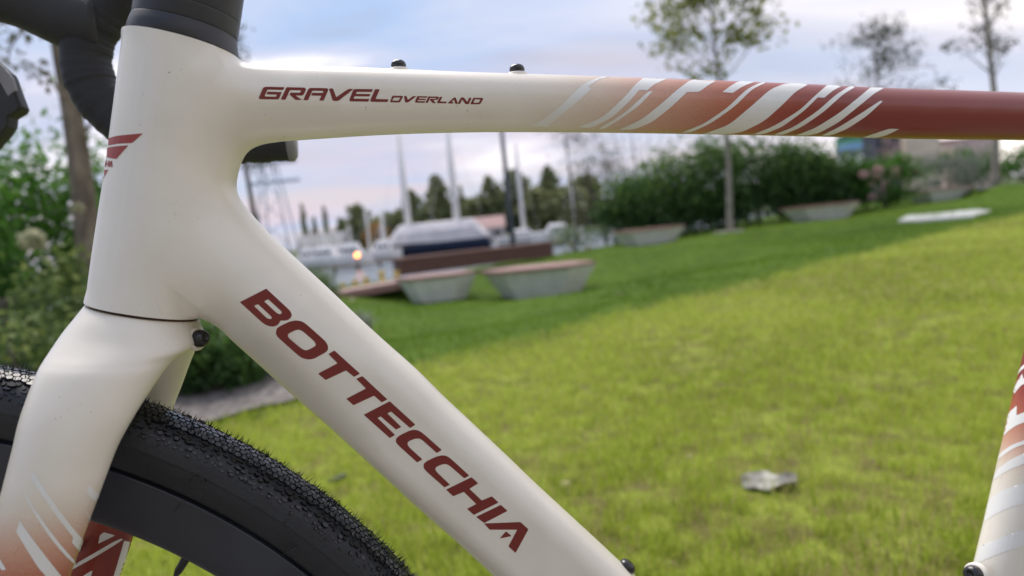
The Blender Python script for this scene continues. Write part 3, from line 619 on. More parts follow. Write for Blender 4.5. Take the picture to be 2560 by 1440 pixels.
def boat(name, label, px, d, wpx, B, Hh, m_hull, rz, cabin=None, canopy=False, masts=(), group=None, dy=0):
    P = place(px, d); L = wpx * d / F; root = empty(name, P, rz); tag(root, label, 'boat', group)
    MB().loft(hull_rings(L, B, Hh)).build('hull', m_hull, root)
    R = hull_rings(L, B * 1.01, Hh); mb = MB(); mb.loft([[(r[0][0], r[0][1], r[0][2]), (r[0][0], r[0][1], r[0][2] + 0.12), (r[5][0], r[5][1], r[5][2] + 0.12), (r[5][0], r[5][1], r[5][2])] for r in R]); mb.build('deck', M_white, root)
    if canopy:
        mb = MB(); mb.loft(rounded_box_rings(L * 0.94, B * 0.97, Hh + 0.13, Hh + 2.5, 0.75)); mb.build('canopy', M_canvas, root)
        for i in range(11): 
            x_ = (i - 5) * L * 0.08; MB().box((x_, -B * 0.49, Hh + 0.55), (0.07, 0.05, 0.85)).build('canopy_strap', M_white, root)
    if cabin:
        cl, ch = cabin; mb = MB(); mb.loft(rounded_box_rings(L * cl, B * 0.66, Hh + 0.12, Hh + 0.12 + ch, 0.9, 7, 0.2)); mb.build('cabin', M_white, root)
        for k in range(3): MB().box(((k - 1) * L * cl * 0.26, -B * 0.33, Hh + 0.12 + ch * 0.42), (L * cl * 0.17, 0.06, ch * 0.3)).build('cabin_window', M_glass, root)
    for (mx_, mh, r_) in masts:
        tube('mast', [(mx_ * L, 0, Hh), (mx_ * L, 0, Hh + mh * 0.6), (mx_ * L, 0, Hh + mh)], [r_, r_, r_ * 0.7], M_alu, root, 8)
        tube('spreader', [(mx_ * L, -0.9, Hh + mh * 0.6), (mx_ * L, 0.9, Hh + mh * 0.6)], 0.05, M_alu, root, 5)
        for sgn in (-1, 1): tube('stay', [(mx_ * L + sgn * L * 0.3, 0, Hh + 0.2), (mx_ * L, 0, Hh + mh)], 0.018, M_alu, root, 4)
    return root
boat('covered_yacht', 'long navy-hulled yacht under a pale canvas cover with tall masts', 1100, 88, 262, 3.6, 1.5, M_navy, math.pi - 0.08, canopy=True, masts=((0.27, 14.5, 0.42), (-0.20, 15.0, 0.42)))
boat('sailing_boat', 'white sailing boat with one mast right of the covered yacht', 1310, 96, 130, 2.8, 1.1, M_white, 0.1, (0.4, 0.8), masts=((0.05, 12.5, 0.30),), group='boats in the harbour')
boat('sailing_boat', 'white sailing boat with a yellowish mast left of the covered yacht', 955, 110, 110, 2.8, 1.0, M_white, 0.05, (0.4, 0.8), masts=((0.1, 6.5, 0.25), (-0.25, 6.5, 0.2)), group='boats in the harbour')
for i, (px, d, w, lab) in enumerate(((815, 76, 120, 'white motor boat nearest the left end of the pier'), (880, 70, 105, 'white cabin boat beside the orange light'), (850, 100, 130, 'white boat moored farther back on the left'), (960, 84, 90, 'white boat with its bow against the yacht'), (770, 92, 90, 'white boat half hidden by the down tube'))):
    boat('motor_boat', lab, px, d, w, 2.4, 1.0, M_white, 0.1 * (i - 2), (0.5, 1.25), group='boats in the harbour', masts=((0.0, 3.2, 0.08),))
boat('sailing_boat', 'white sailing boat behind the low flowering hedge', 1400, 74, 130, 2.6, 1.2, M_white, -0.1, (0.45, 0.9), masts=((0.35, 6.2, 0.16),), group='boats in the harbour')
# finger pier with piles
P0_, P1_ = place(760, 56), place(1010, 62)
root = empty('pier', (*((P0_ + P1_) / 2)[:2], WATER_Z)); tag(root, 'weathered wooden pier in front of the white boats', 'pier'); c_ = (P0_ + P1_) / 2; dvv = (P1_ - P0_); Lp = np.linalg.norm(dvv); ap = math.atan2(dvv[1], dvv[0])
for k in range(14): MB().box(((k - 6.5) / 14 * Lp * math.cos(ap), (k - 6.5) / 14 * Lp * math.sin(ap), 0.42), (Lp / 14 - 0.02, 1.6, 0.12), ap).build('plank', M_pier, root)
for k in range(5): tube('pile', [((k - 2) / 4.4 * Lp * math.cos(ap), (k - 2) / 4.4 * Lp * math.sin(ap), -1), ((k - 2) / 4.4 * Lp * math.cos(ap), (k - 2) / 4.4 * Lp * math.sin(ap), 0.75)], 0.14, M_pier, root, 8)
# yellow mooring bollards along the quay
for i, (px, py, hgt) in enumerate(((858, 722, 14), (888, 714, 15), (916, 708, 16), (956, 703, 26), (992, 693, 15))):
    P = at(px, py, 16.3); s = 16.3 / F; r = 0.075; h = hgt * s
    root = empty('mooring_bollard', P); tag(root, ['leftmost small yellow mooring bollard on the quay', 'second yellow mooring bollard from the left on the quay', 'third yellow mooring bollard from the left on the quay', 'tallest yellow mooring bollard on the quay', 'rightmost yellow mooring bollard, next to the timber wall'][i], 'bollard', 'yellow mooring bollards')
    tube('post', [(0, 0, -0.5), (0, 0, h * 0.8)], r * 0.8, M_yel, root, 12); tube('cap', [(0, 0, h * 0.8), (0, 0, h * 0.92), (0, 0, h)], [r * 1.25, r * 1.25, r * 0.8], M_yel, root, 12)
# lamp post
P = at(1283, 610, 40); s = 40 / F
root = empty('lamp_post', (P[0], P[1], tz1(P[0], P[1]) - 1.5)); tag(root, 'tall dark grey lamp post between the masts', 'lamp post')
hz = at(1246, 230, 40)[2] - root.location[2]
tube('pole', [(0, 0, 0), (0, 0, hz * 0.5), (0, 0, hz)], [0.19, 0.15, 0.10], M_grey, root, 10); MB().box((0, -0.4, hz), (0.25, 1.0, 0.12)).build('lamp_head', M_grey, root)
# small lit lamp and a pale float
P = at(893, 638, 60); lm, ln_, ll, lb = new_mat('orange_lamp_glass'); lb.inputs['Base Color'].default_value = (0.8, 0.3, 0.08, 1); lb.inputs['Emission Color'].default_value = (1.0, 0.26, 0.05, 1); lb.inputs['Emission Strength'].default_value = 5
root = empty('harbour_light', (P[0], P[1], WATER_Z)); tag(root, 'small lit orange harbour light on a post', 'light')
tube('post', [(0, 0, 0), (0, 0, P[2] - WATER_Z - 0.2)], 0.06, M_grey, root, 8)
bm = bmesh.new(); bmesh.ops.create_icosphere(bm, subdivisions=2, radius=0.19, matrix=Matrix.Translation((0, 0, P[2] - WATER_Z))); me = bpy.data.meshes.new('lamp_glass'); bm.to_mesh(me); bm.free(); me.materials.append(lm); o = bpy.data.objects.new('lamp_glass', me); COL.objects.link(o); o.parent = root
# lattice pylon over the trees on the left
M_steel = mat('pale_steel', (0.46, 0.50, 0.56), 0.6, 0.1, 3)
P = at(700, 640, 120); s = 120 / F; root = empty('lattice_pylon', (P[0], P[1], WATER_Z)); tag(root, 'pale steel lattice pylon with three cross arms', 'pylon')
hp = at(670, 330, 120)[2] - WATER_Z; wb = 2.9
for sx_, sy_ in ((-1, -1), (1, -1), (1, 1), (-1, 1)): tube('leg', [(sx_ * wb, sy_ * wb, 0), (sx_ * 0.5, sy_ * 0.5, hp)], 0.14, M_steel, root, 4)
for i in range(6):
    t0, t1 = i / 6, (i + 1) / 6; w0, w1 = wb + (0.5 - wb) * t0, wb + (0.5 - wb) * t1
    for sg in (-1, 1): tube('brace', [(sg * w0, -w0, hp * t0), (-sg * w1, -w1, hp * t1)], 0.08, M_steel, root, 4)
for zz_, wa in ((0.62, 4.4), (0.76, 4.2), (0.9, 3.2)): MB().box((0.6, 0, hp * zz_), (2 * wa, 0.5, 0.5)).build('cross_arm', M_steel, root)
# buildings
M_roofr = mat('red_roof', (0.33, 0.21, 0.20), 0.8, 0.15, 2); M_wallp = mat('pale_wall', (0.48, 0.44, 0.42), 0.8, 0.08, 1); M_slate = mat('slate_roof', (0.11, 0.12, 0.14), 0.7, 0.15, 2)
M_brown = mat('brown_wall', (0.23, 0.14, 0.10), 0.8, 0.12, 1); M_beige = mat('beige_wall', (0.66, 0.56, 0.44), 0.85, 0.1, 1); M_ink = mat('dark_wall', (0.03, 0.035, 0.055), 0.6, 0.1, 1)
def house(label, px, base_py, top_py, wpx, d, m_wall, m_roof, depth=8.0, roof=0.35, nwin=3, rz=0.0):
    s = d / F; P = at(px, base_py, d); H = at(px, top_py, d)[2] - P[2]; W = wpx * s; root = empty('house', P, rz); tag(root, label, 'building')
    hw_ = H * (1 - roof); MB().box((0, depth / 2, hw_ / 2 - 1.5), (W, depth, hw_ + 3)).build('wall', m_wall, root)
    r = MB(); o_ = 0.25
    if roof > 0: r.add([(-W / 2 - o_, -o_, hw_), (W / 2 + o_, -o_, hw_), (W / 2 + o_, depth + o_, hw_), (-W / 2 - o_, depth + o_, hw_), (-W / 2 - o_, depth / 2, H), (W / 2 + o_, depth / 2, H)], [(0, 1, 5, 4), (2, 3, 4, 5), (0, 4, 3), (1, 2, 5), (3, 2, 1, 0)])
    else: r.box((0, depth / 2, hw_ + 0.12), (W + 0.2, depth + 0.2, 0.22))
    r.build('roof', m_roof, root)
    for k in range(nwin):
        x_ = (k - (nwin - 1) / 2) * W / nwin; w_ = MB().box((x_, -0.03, hw_ * 0.55), (W / nwin * 0.5, 0.1, hw_ * 0.35)).build('window', M_glass, root)
        MB().box((x_, -0.06, hw_ * 0.55 - hw_ * 0.19), (W / nwin * 0.58, 0.16, 0.12)).build('sill', M_white, w_)
    return root
house('boathouse with a red roof behind the covered yacht', 1170, 610, 545, 190, 135, M_wallp, M_roofr, 9, 0.45, 5, 0.02)
house('dark slate-roofed shed at the far left of the harbour', 800, 628, 582, 110, 130, M_wallp, M_slate, 9, 0.7, 3, 0.0)
house('brown house beyond the hedge near the billboard', 2070, 440, 384, 60, 62, M_brown, M_roofr, 6, 0.15, 2)
house('dark box-shaped building under the red top tube', 2226, 430, 318, 60, 70, M_ink, M_ink, 8, 0.0, 3)
house('beige building under the red end of the top tube', 2310, 430, 300, 85, 74, M_beige, M_wallp, 8, 0.0, 0)
house('pinkish building behind the right-hand tree', 2440, 420, 335, 110, 80, mat('pink_wall', (0.60, 0.46, 0.43), 0.85, 0.1, 1), M_roofr, 8, 0.12, 0)
# billboard: green over blue over pale stripes
P = at(2126, 420, 58); s = 58 / F; root = empty('billboard', (P[0], P[1], P[2] - 2)); tag(root, 'billboard with green, blue and white bands beyond the hedge', 'billboard'); W = 66 * s
for zc, hh, m_ in ((12, 34, M_white), (38, 14, mat('grey_band', (0.16, 0.19, 0.23), 0.6, 0.1, 2)), (54, 17, mat('blue_band', (0.22, 0.42, 0.68), 0.6, 0.1, 2)), (68, 12, mat('green_band', (0.09, 0.33, 0.16), 0.6, 0.1, 2))):
    MB().box((0, 0, 2 + zc * s), (W, 0.12, hh * s)).build('band', m_, root)
for sg in (-1, 1): tube('post', [(sg * W * 0.35, 0.15, -1), (sg * W * 0.35, 0.15, 2)], 0.12, M_grey, root, 6)

# ------------------------------------------------------------------ trees on the far bank
FT = [(652, 655, 520, 34, 'spire', 'narrow conifer at the foot of the pylon'), (770, 640, 505, 26, 'spire', 'leftmost tall narrow conifer across the harbour'), (796, 640, 540, 26, 'spire', 'short conifer between two taller ones'), (824, 640, 512, 26, 'spire', 'second tall narrow conifer across the harbour'),
      (862, 636, 545, 40, 'poplar', 'slim poplar left of the rounded tree'), (906, 634, 512, 62, 'round', 'rounded dark tree left of the autumn tree'), (985, 630, 540, 70, 'round', 'low olive tree beside the autumn tree'), (1040, 626, 474, 60, 'poplar', 'poplar behind the left yacht mast'),
      (1075, 622, 520, 70, 'round', 'low rounded tree between the yacht masts'), (1108, 620, 436, 66, 'poplar', 'tall poplar left of the middle mast'), (1166, 616, 462, 30, 'spire', 'thin conifer right of the middle mast'), (1200, 612, 510, 70, 'round', 'low tree right of the thin conifer'),
      (1236, 610, 440, 60, 'poplar', 'poplar left of the dark lamp post'), (1300, 602, 424, 80, 'poplar', 'broad poplar right of the dark lamp post'), (1345, 598, 470, 80, 'round', 'rounded olive tree left of the tallest pair'), (1385, 594, 416, 66, 'poplar', 'tallest poplar at the right of the far bank'),
      (1430, 588, 470, 90, 'round', 'pale olive tree above the low flowering hedge'), (1480, 584, 440, 80, 'round', 'rounded tree seen beside the brownish shrub'), (600, 668, 600, 90, 'round', 'low tree hidden mostly by the head tube')]
for (px, b_, t_, w_, sh, lab) in FT: far_tree(lab, px, b_, t_, w_, 185 + rng.uniform(-6, 14), shape=sh, n=900, tm=0.5 + rng.normal(0, 0.08))
LOWT = ['left of the yellowish masts', 'right of the yellowish masts', 'just left of the first yacht mast', 'right of the first yacht mast', 'between the yacht masts', 'just right of the second yacht mast', 'left of the lamp post', 'right of the lamp post', 'left of the tallest poplar', 'right of the tallest poplar', 'above the low flowering hedge', 'beside the brownish shrub']
for k, wh in enumerate(LOWT): far_tree('low rounded olive tree on the far bank, ' + wh, 935 + k * 48, 640 - 0.1 * (935 + k * 48 - 900), 545 - 0.16 * (k * 48) + rng.uniform(-14, 14), 105, 196 + rng.uniform(-4, 8), None, 'round', 600, tm=0.55 + rng.normal(0, 0.1))
far_tree('orange autumn tree among the far bank trees', 945, 632, 560, 60, 172, M_autumn, 'round', 520)
HID = ['above the left far bench', 'left of the slim tree trunk', 'right of the slim tree trunk', 'left of the middle far bench', 'right of the middle far bench', 'beyond the pink flowers', 'beyond the silvery shrub', 'beyond the right-hand tree']
for k, px in enumerate(range(1560, 2560, 125)): far_tree('far tree glimpsed through the planting ' + HID[k], px, 590 - 0.1 * (px - 1500), 505 - 0.1 * (px - 1500), 150, 190, None, 'round', 300)
# litter and leaves on the lawn
M_dead = mat('dry_leaf', (0.26, 0.26, 0.24), 0.7, 0.4, 26, col2=(0.50, 0.48, 0.41), bump=0.3)
M_straw = mat('pale_fallen_leaf', (0.42, 0.36, 0.22), 0.8, 0.2, 20)
def curled_leaf(name, label, px, py, size, m, rz, group=None, curl=0.5):
    d = td(px, py, 1.2, 30); P = at(px, py, d); s = size * d / F; n = 12; V = []; Fc = []
    for i in range(n + 1):
        t = i / n; w = (math.sin(math.pi * min(1, 0.04 + 0.96 * t ** 0.8)) ** 0.8 if t < 1 else 0.0) * 0.30 * (1 + 0.22 * math.sin(t * 15 + 1)) + 0.008
        for j in range(7):
            u = (j - 3) / 3; V.append(((t - 0.5) * s, u * w * s, s * (0.06 + curl * 0.42 * max(0, u) ** 1.6 * (0.5 + 0.5 * t) + curl * 0.10 * max(0, -u) + 0.05 * math.sin(t * 4 + u * 2) + 0.02 * math.cos(u * 9 + t * 11))))
    for i in range(n):
        for j in range(6): a = i * 7 + j; Fc.append((a, a + 1, a + 8, a + 7))
    nn = len(V); V += [(x, y, z - 0.0015) for x, y, z in V]; Fc += [tuple(nn + k for k in reversed(f)) for f in Fc]
    root = empty(name, (P[0], P[1], P[2] + (0.022 if d < 6 else 0.03)), rz); tag(root, label, 'leaf', group); mk('leaf_blade', V, Fc, m, root, True)
    tube('stalk', [(s * 0.48, 0, s * 0.1), (s * 0.62, s * 0.05, s * 0.14), (s * 0.72, s * 0.10, s * 0.2)], [0.002 * d / 2, 0.0016 * d / 2, 0.001 * d / 2], M_twig, root, 5)
curled_leaf('dead_leaf', 'large curled grey-brown dead leaf on the near lawn', 1925, 1240, 130, M_dead, -0.35, None, 0.55)
for (px, py, sz, lab) in ((1553, 742, 20, 'small pale fallen leaf right of the nearest bench'), (1420, 1228, 40, 'pale straw-coloured leaf beside the down tube'), (1725, 1160, 18, 'tiny pale leaf above the dead leaf'), (1800, 808, 16, 'tiny fallen leaf on the upper near lawn'), (2010, 712, 14, 'tiny fallen leaf on the brow of the lawn'), (880, 755, 22, 'pale leaf near the boardwalk')):
    curled_leaf('fallen_leaf', lab, px, py, sz, M_straw, rng.uniform(0, 3), 'small fallen leaves on the lawn', 0.3)
d_ = td(850, 1222, 1.2, 10); P = at(846, 1222, d_)
tag(tube('twig', [P + np.array([-0.06, 0.02, 0.01]), P + np.array([-0.01, 0.0, 0.03]), P + np.array([0.015, -0.01, 0.038]), P + np.array([0.03, 0.0, 0.045])], [0.005, 0.008, 0.009, 0.006], M_grey, None, 7), 'dark twig on the grass just behind the front tyre', 'twig')

# ------------------------------------------------------------------ the bicycle
PSI = math.radians(10.0); Z0 = F / 4.8 * 0.001
P0 = ORG + ray(430, 400) * Z0
tv = np.array([math.cos(PSI), math.sin(PSI), 0]); nv_ = np.array([-math.sin(PSI), math.cos(PSI), 0])
def bp(px, py, w=0.0):
    d = ray(px, py); k = ((P0 - ORG) @ nv_ + w) / (d @ nv_); P = ORG + d * k
    return np.array([(P - P0) @ tv, P[2]])
def bp3(px, py, w=0.0): u, v = bp(px, py, w); return np.array([u, w, v])
def lray(px, py):
    d = ray(px, py); return np.array([d @ tv, d @ nv_, d[2]])
LORG = np.array([(ORG - P0) @ tv, (ORG - P0) @ nv_, ORG[2]])
def slope(u, v, w, e):
    d = np.array([u, w, v]) - LORG; return (d[0] * e[0] + d[2] * e[1]) / d[1]
bike = empty('bicycle', (P0[0], P0[1], 0), PSI); tag(bike, 'cream and rust-red gravel bicycle standing on the lawn in front', 'bicycle')

CREAM = (0.80, 0.75, 0.66); RED = (0.225, 0.026, 0.016)
GRAD = [(0.0, CREAM), (0.18, (0.75, 0.66, 0.55)), (0.40, (0.62, 0.36, 0.255)), (0.64, (0.44, 0.125, 0.062)), (0.84, (0.31, 0.048, 0.026)), (1.0, RED)]
def paint(name, vec=None, p_lo=0, p_hi=1, mask=None, stops=GRAD, dirt=0.0, rough=0.36, col=None, speckle=0.30, coat=0.35):
    m, n, l, b = new_mat(name); tcn = n.new('ShaderNodeTexCoord'); ob = tcn.outputs['Object']
    def noi(sc, det=2):
        t = n.new('ShaderNodeTexNoise'); t.inputs['Scale'].default_value = sc; t.inputs['Detail'].default_value = det; l.new(ob, t.inputs['Vector']); return t.outputs['Fac']
    def mth(op, a, c, cl=False):
        k = n.new('ShaderNodeMath'); k.operation = op; k.use_clamp = cl
        for i, v in enumerate((a, c)):
            if hasattr(v, 'links'): l.new(v, k.inputs[i])
            else: k.inputs[i].default_value = v
        return k.outputs[0]
    def mrange(f, a, c):
        r = n.new('ShaderNodeMapRange'); r.inputs['From Min'].default_value = a; r.inputs['From Max'].default_value = c; l.new(f, r.inputs[0]); return r.outputs[0]
    if vec is not None:
        dp = n.new('ShaderNodeVectorMath'); dp.operation = 'DOT_PRODUCT'; l.new(ob, dp.inputs[0]); dp.inputs[1].default_value = vec
        f = mrange(dp.outputs['Value'], p_lo, p_hi)
        sp = mth('MULTIPLY', mth('SUBTRACT', noi(2600, 1), 0.5), speckle)
        f = mth('MULTIPLY', mth('ADD', f, mth('MULTIPLY', sp, mth('GREATER_THAN', f, 0.02)), True), 1.0)
        if mask:
            dm = n.new('ShaderNodeVectorMath'); dm.operation = 'DOT_PRODUCT'; l.new(ob, dm.inputs[0]); dm.inputs[1].default_value = mask[0]; f = mth('MULTIPLY', f, mth('GREATER_THAN', dm.outputs['Value'], mask[1]))
        r = n.new('ShaderNodeValToRGB'); e = r.color_ramp.elements
        while len(e) < len(stops): e.new(0.5)
        for el, (p, c) in zip(e, stops): el.position = p; el.color = (*c, 1)
        l.new(f, r.inputs[0]); base = r.outputs[0]
    else:
        rgb = n.new('ShaderNodeRGB'); rgb.outputs[0].default_value = (*(col or CREAM), 1); base = rgb.outputs[0]
    # faint smears and sparse dust specks
    mul = n.new('ShaderNodeMixRGB'); mul.blend_type = 'MULTIPLY'; l.new(base, mul.inputs[1]); mul.inputs[0].default_value = 1.0
    r2 = n.new('ShaderNodeValToRGB'); r2.color_ramp.elements[0].position = 0.25; r2.color_ramp.elements[1].position = 0.6; r2.color_ramp.elements[0].color = (0.94, 0.935, 0.92, 1); l.new(noi(38, 5), r2.inputs[0]); l.new(r2.outputs[0], mul.inputs[2])
    spk = mrange(noi(800, 0), 0.83, 0.87); spk2 = mth('MULTIPLY', spk, mrange(noi(30, 1), 0.5, 0.62))
    mx2 = n.new('ShaderNodeMixRGB'); l.new(mth('MULTIPLY', spk2, 0.55 + dirt), mx2.inputs[0]); l.new(mul.outputs[0], mx2.inputs[1]); mx2.inputs[2].default_value = (0.12, 0.085, 0.06, 1)
    l.new(mx2.outputs[0], b.inputs['Base Color'])
    rr = n.new('ShaderNodeMapRange'); rr.inputs['To Min'].default_value = rough - 0.05; rr.inputs['To Max'].default_value = rough + 0.08; l.new(noi(55, 4), rr.inputs[0]); l.new(rr.outputs[0], b.inputs['Roughness'])
    b.inputs['Specular IOR Level'].default_value = 0.5; b.inputs['Coat Weight'].default_value = coat; b.inputs['Coat Roughness'].default_value = 0.22
    bu = n.new('ShaderNodeBump'); bu.inputs['Strength'].default_value = 0.05; bu.inputs['Distance'].default_value = 0.0004; l.new(noi(900, 2), bu.inputs['Height']); l.new(bu.outputs[0], b.inputs['Normal'])
    return m
u0, u1 = bp(1270, 260)[0], bp(2060, 275)[0]
M_frame = paint('frame_paint', (1, 0, 0), u0, u1, ((0, 0, 1), 0.70))
M_fork = paint('fork_paint', (-0.16, 0, -1), -bp(150, 1185, -0.05)[1] - 0.16 * bp(150, 1185, -0.05)[0], -bp(150, 1560, -0.05)[1] - 0.16 * bp(150, 1560, -0.05)[0], dirt=0.25)
M_seat = paint('seat_tube_paint', (0, 0, 1), bp(2480, 1230)[1], bp(2540, 940)[1])
M_letter = paint('red_lettering', col=(0.185, 0.019, 0.014), rough=0.5, coat=0.0)
M_stripe = paint('pale_stripes', col=(0.80, 0.80, 0.78), rough=0.40)
M_badge = paint('badge_red', col=(0.34, 0.05, 0.04), rough=0.5, coat=0.0)
M_black = mat('satin_black_alloy', (0.016, 0.017, 0.020), 0.38, 0.15, 40, spec=0.5)
M_tape = mat('black_bar_tape', (0.014, 0.015, 0.019), 0.62, 0.2, 60, bump=0.25, bscale=900)
M_hood = mat('black_rubber_hood', (0.020, 0.021, 0.025), 0.55, 0.15, 60, bump=0.15, bscale=600)
M_lever = mat('grey_black_lever', (0.045, 0.048, 0.055), 0.4, 0.15, 40)
M_tyre = mat('tyre_sidewall_rubber', (0.014, 0.016, 0.022), 0.5, 0.2, 60, bump=0.12, bscale=400)
M_tread = mat('tread_rubber', (0.009, 0.0095, 0.012), 0.26, 0.3, 200, spec=0.6)
M_rim = mat('matt_carbon_rim', (0.026, 0.029, 0.040), 0.45, 0.25, 25)
M_rust = mat('rusty_gap', (0.05, 0.022, 0.012), 0.85, 0.5, 120, col2=(0.16, 0.075, 0.035))
M_bolt = mat('black_bolt', (0.012, 0.012, 0.014), 0.25, 0.1, 60, spec=0.6)
M_steelg = mat('bar_plug_grey', (0.20, 0.20, 0.21), 0.4, 0.1, 40)

# ---- front triangle: outline, rounded through its thickness
E_top = [(305, 83), (600, 148)]
E_tt = [(600, 148), (617, 157), (640, 160.5), (733, 162.5), (925, 169), (1019, 173), (1156, 179), (1300, 183.5), (1526, 191), (1797, 201), (2023, 210), (2210, 219), (2560, 231), (2800, 243)]
E_in = [(2800, 357), (2560, 351), (2255, 347), (2038, 341.5), (1792, 336.5), (1546, 332.5), (1300, 330.5), (1128, 332), (950, 338), (733, 352), (690, 356), (656, 362), (628, 374), (612, 391), (603, 411), (596, 436), (592.5, 458), (595, 482), (608, 507), (635, 541), (674, 583), (730, 636), (772, 675), (827, 726), (880, 777), (957, 848), (1038, 920), (1110, 991), (1174, 1051), (1260, 1132), (1351, 1219), (1440, 1301), (1554, 1407), (1700, 1545)]
E_low = [(1380, 1572), (1234, 1440), (1138, 1352), (1060, 1284), (957, 1190), (880, 1120), (799, 1047), (741, 997), (680, 942), (636, 902), (580, 852), (555, 827), (527, 808), (501, 797)]
E_head = [(213, 750), (227, 644), (256, 452), (273, 328), (305, 83)]
SK = [(bp(450, 100), bp(355, 780), 0.0250, 0.0275), (bp(720, 255), bp(2700, 300), 0.0158, 0.0175), (bp(700, 860), bp(1600, 1560), 0.0150, 0.0240)]
def RT_field(P):
    R = np.zeros(len(P)); T = np.zeros(len(P)); W = np.zeros(len(P))
    for a, b, r, t in SK:
        ab = b - a; k = np.clip(((P - a) @ ab) / (ab @ ab), 0, 1); d = np.linalg.norm(P - (a + k[:, None] * ab), axis=1); w = 1 / (d + 0.014) ** 2.4
        R += w * r; T += w * t; W += w
    return R / W, T / W
segs = []; loop = []; cutflag = []
for E, cut in ((E_top, True), (E_tt, False), ([E_tt[-1], E_in[0]], True), (E_in, False), ([E_in[-1], E_low[0]], True), (E_low, False), ([E_low[-1], E_head[0]], True), (E_head, False)):
    uv = np.array([bp(*p) for p in E]); uv = (uv[0] + (uv[1] - uv[0]) * ((1 - np.cos(np.linspace(0, math.pi, 70))) / 2)[:, None]) if cut else resample(catmull(uv, 10), 0.0016)
    loop += list(uv[:-1]); cutflag += [cut] * (len(uv) - 1)
loop = np.array(loop); cutflag = np.array(cutflag); nL = len(loop)
area = 0.5 * np.sum(loop[:, 0] * np.roll(loop[:, 1], -1) - np.roll(loop[:, 0], -1) * loop[:, 1]); sgn = 1 if area > 0 else -1
def loop_normals(Lp):
    tg = np.roll(Lp, -1, 0) - np.roll(Lp, 1, 0); tg /= np.linalg.norm(tg, axis=1)[:, None]; return np.stack([tg[:, 1], -tg[:, 0]], 1) * sgn     # outward
nrm = loop_normals(loop); Rl, Tl = RT_field(loop)
# shrink for the outline that thickness adds in perspective
d3 = np.stack([loop[:, 0], np.zeros(nL), loop[:, 1]], 1) - LORG
tanv = (d3[:, 0] * nrm[:, 0] + d3[:, 2] * nrm[:, 1]) / d3[:, 1]
shr = np.sqrt(Rl ** 2 + (Tl * tanv) ** 2) - Rl
is_cutpt = cutflag | np.roll(cutflag, 1)
shr = np.where(is_cutpt & cutflag & np.roll(cutflag, 1), 0, shr)
ker = np.ones(9) / 9; shr = np.convolve(np.r_[shr[-4:], shr, shr[:4]], ker, 'valid')
tang = np.stack([-nrm[:, 1], nrm[:, 0]], 1)
first_cut = cutflag & ~np.roll(cutflag, 1); first_out = ~cutflag & np.roll(cutflag, 1)
for i in np.where(first_cut)[0]: nrm[i] = nrm[i - 1]; shr[i] = shr[i - 1]
for i in np.where(first_out)[0]: nrm[i] = nrm[(i + 1) % nL]; shr[i] = shr[(i + 1) % nL]
loop = loop - nrm * np.where(cutflag & ~first_cut, 0, shr)[:, None]
for i in np.where(first_cut)[0]:
    j = i
    while cutflag[j % nL]: j += 1
    for k in range(i + 1, j): t = (k - i) / (j - i); loop[k] = loop[i] * (1 - t) + loop[j % nL] * t
SA = loop; SB = np.roll(loop, -1, 0); use = ~cutflag; SA, SB = SA[use], SB[use]
def edge_dist(P):
    D = np.empty(len(P)); ab = SB - SA; l2 = (ab ** 2).sum(1) + 1e-18
    for i in range(0, len(P), 4000):
        q_ = P[i:i + 4000, None, :] - SA[None]; k = np.clip((q_ * ab).sum(2) / l2, 0, 1); D[i:i + 4000] = np.sqrt(((q_ - k[..., None] * ab) ** 2).sum(2).min(1))
    return D
def height(P):
    R, T = RT_field(P); s = np.clip(edge_dist(P) / R, 0, 1); return T * np.sqrt(np.maximum(0, 1 - (1 - s) ** 2))
nrm2 = loop_normals(loop)
for i in np.where(first_out)[0]: nrm2[i] = nrm2[(i + 1) % nL]
Rl, Tl = RT_field(loop); pts = []
for th in np.radians([9, 18, 28, 38, 48, 58, 68, 79]):
    s = Rl * (1 - math.cos(th)); Q = loop - nrm2 * s[:, None]; Q = Q[~cutflag]; s_ = s[~cutflag]
    ok = (edge_dist(Q) > s_ * 0.985 - 1e-6); Q = Q[ok]
    pts.append(Q[inside(loop, Q[:, 0], Q[:, 1])])
g = 0.0026; gx_, gy_ = np.meshgrid(np.arange(loop[:, 0].min(), loop[:, 0].max(), g), np.arange(loop[:, 1].min(), loop[:, 1].max(), g)); Q = np.stack([gx_.ravel(), gy_.ravel()], 1); Q = Q[inside(loop, Q[:, 0], Q[:, 1])]
Rq, _ = RT_field(Q); Q = Q[edge_dist(Q) > Rq * 0.86]; pts.append(Q); pts = np.concatenate(pts)
res = delaunay_2d_cdt([Vector(p) for p in loop] + [Vector(p) for p in pts], [(i, (i + 1) % nL) for i in range(nL)], [], 1, 1e-6)
uv = np.array([tuple(v) for v in res[0]]); tri = np.array([f for f in res[2] if len(f) == 3]); H = height(uv); H[H < 1e-5] = 0
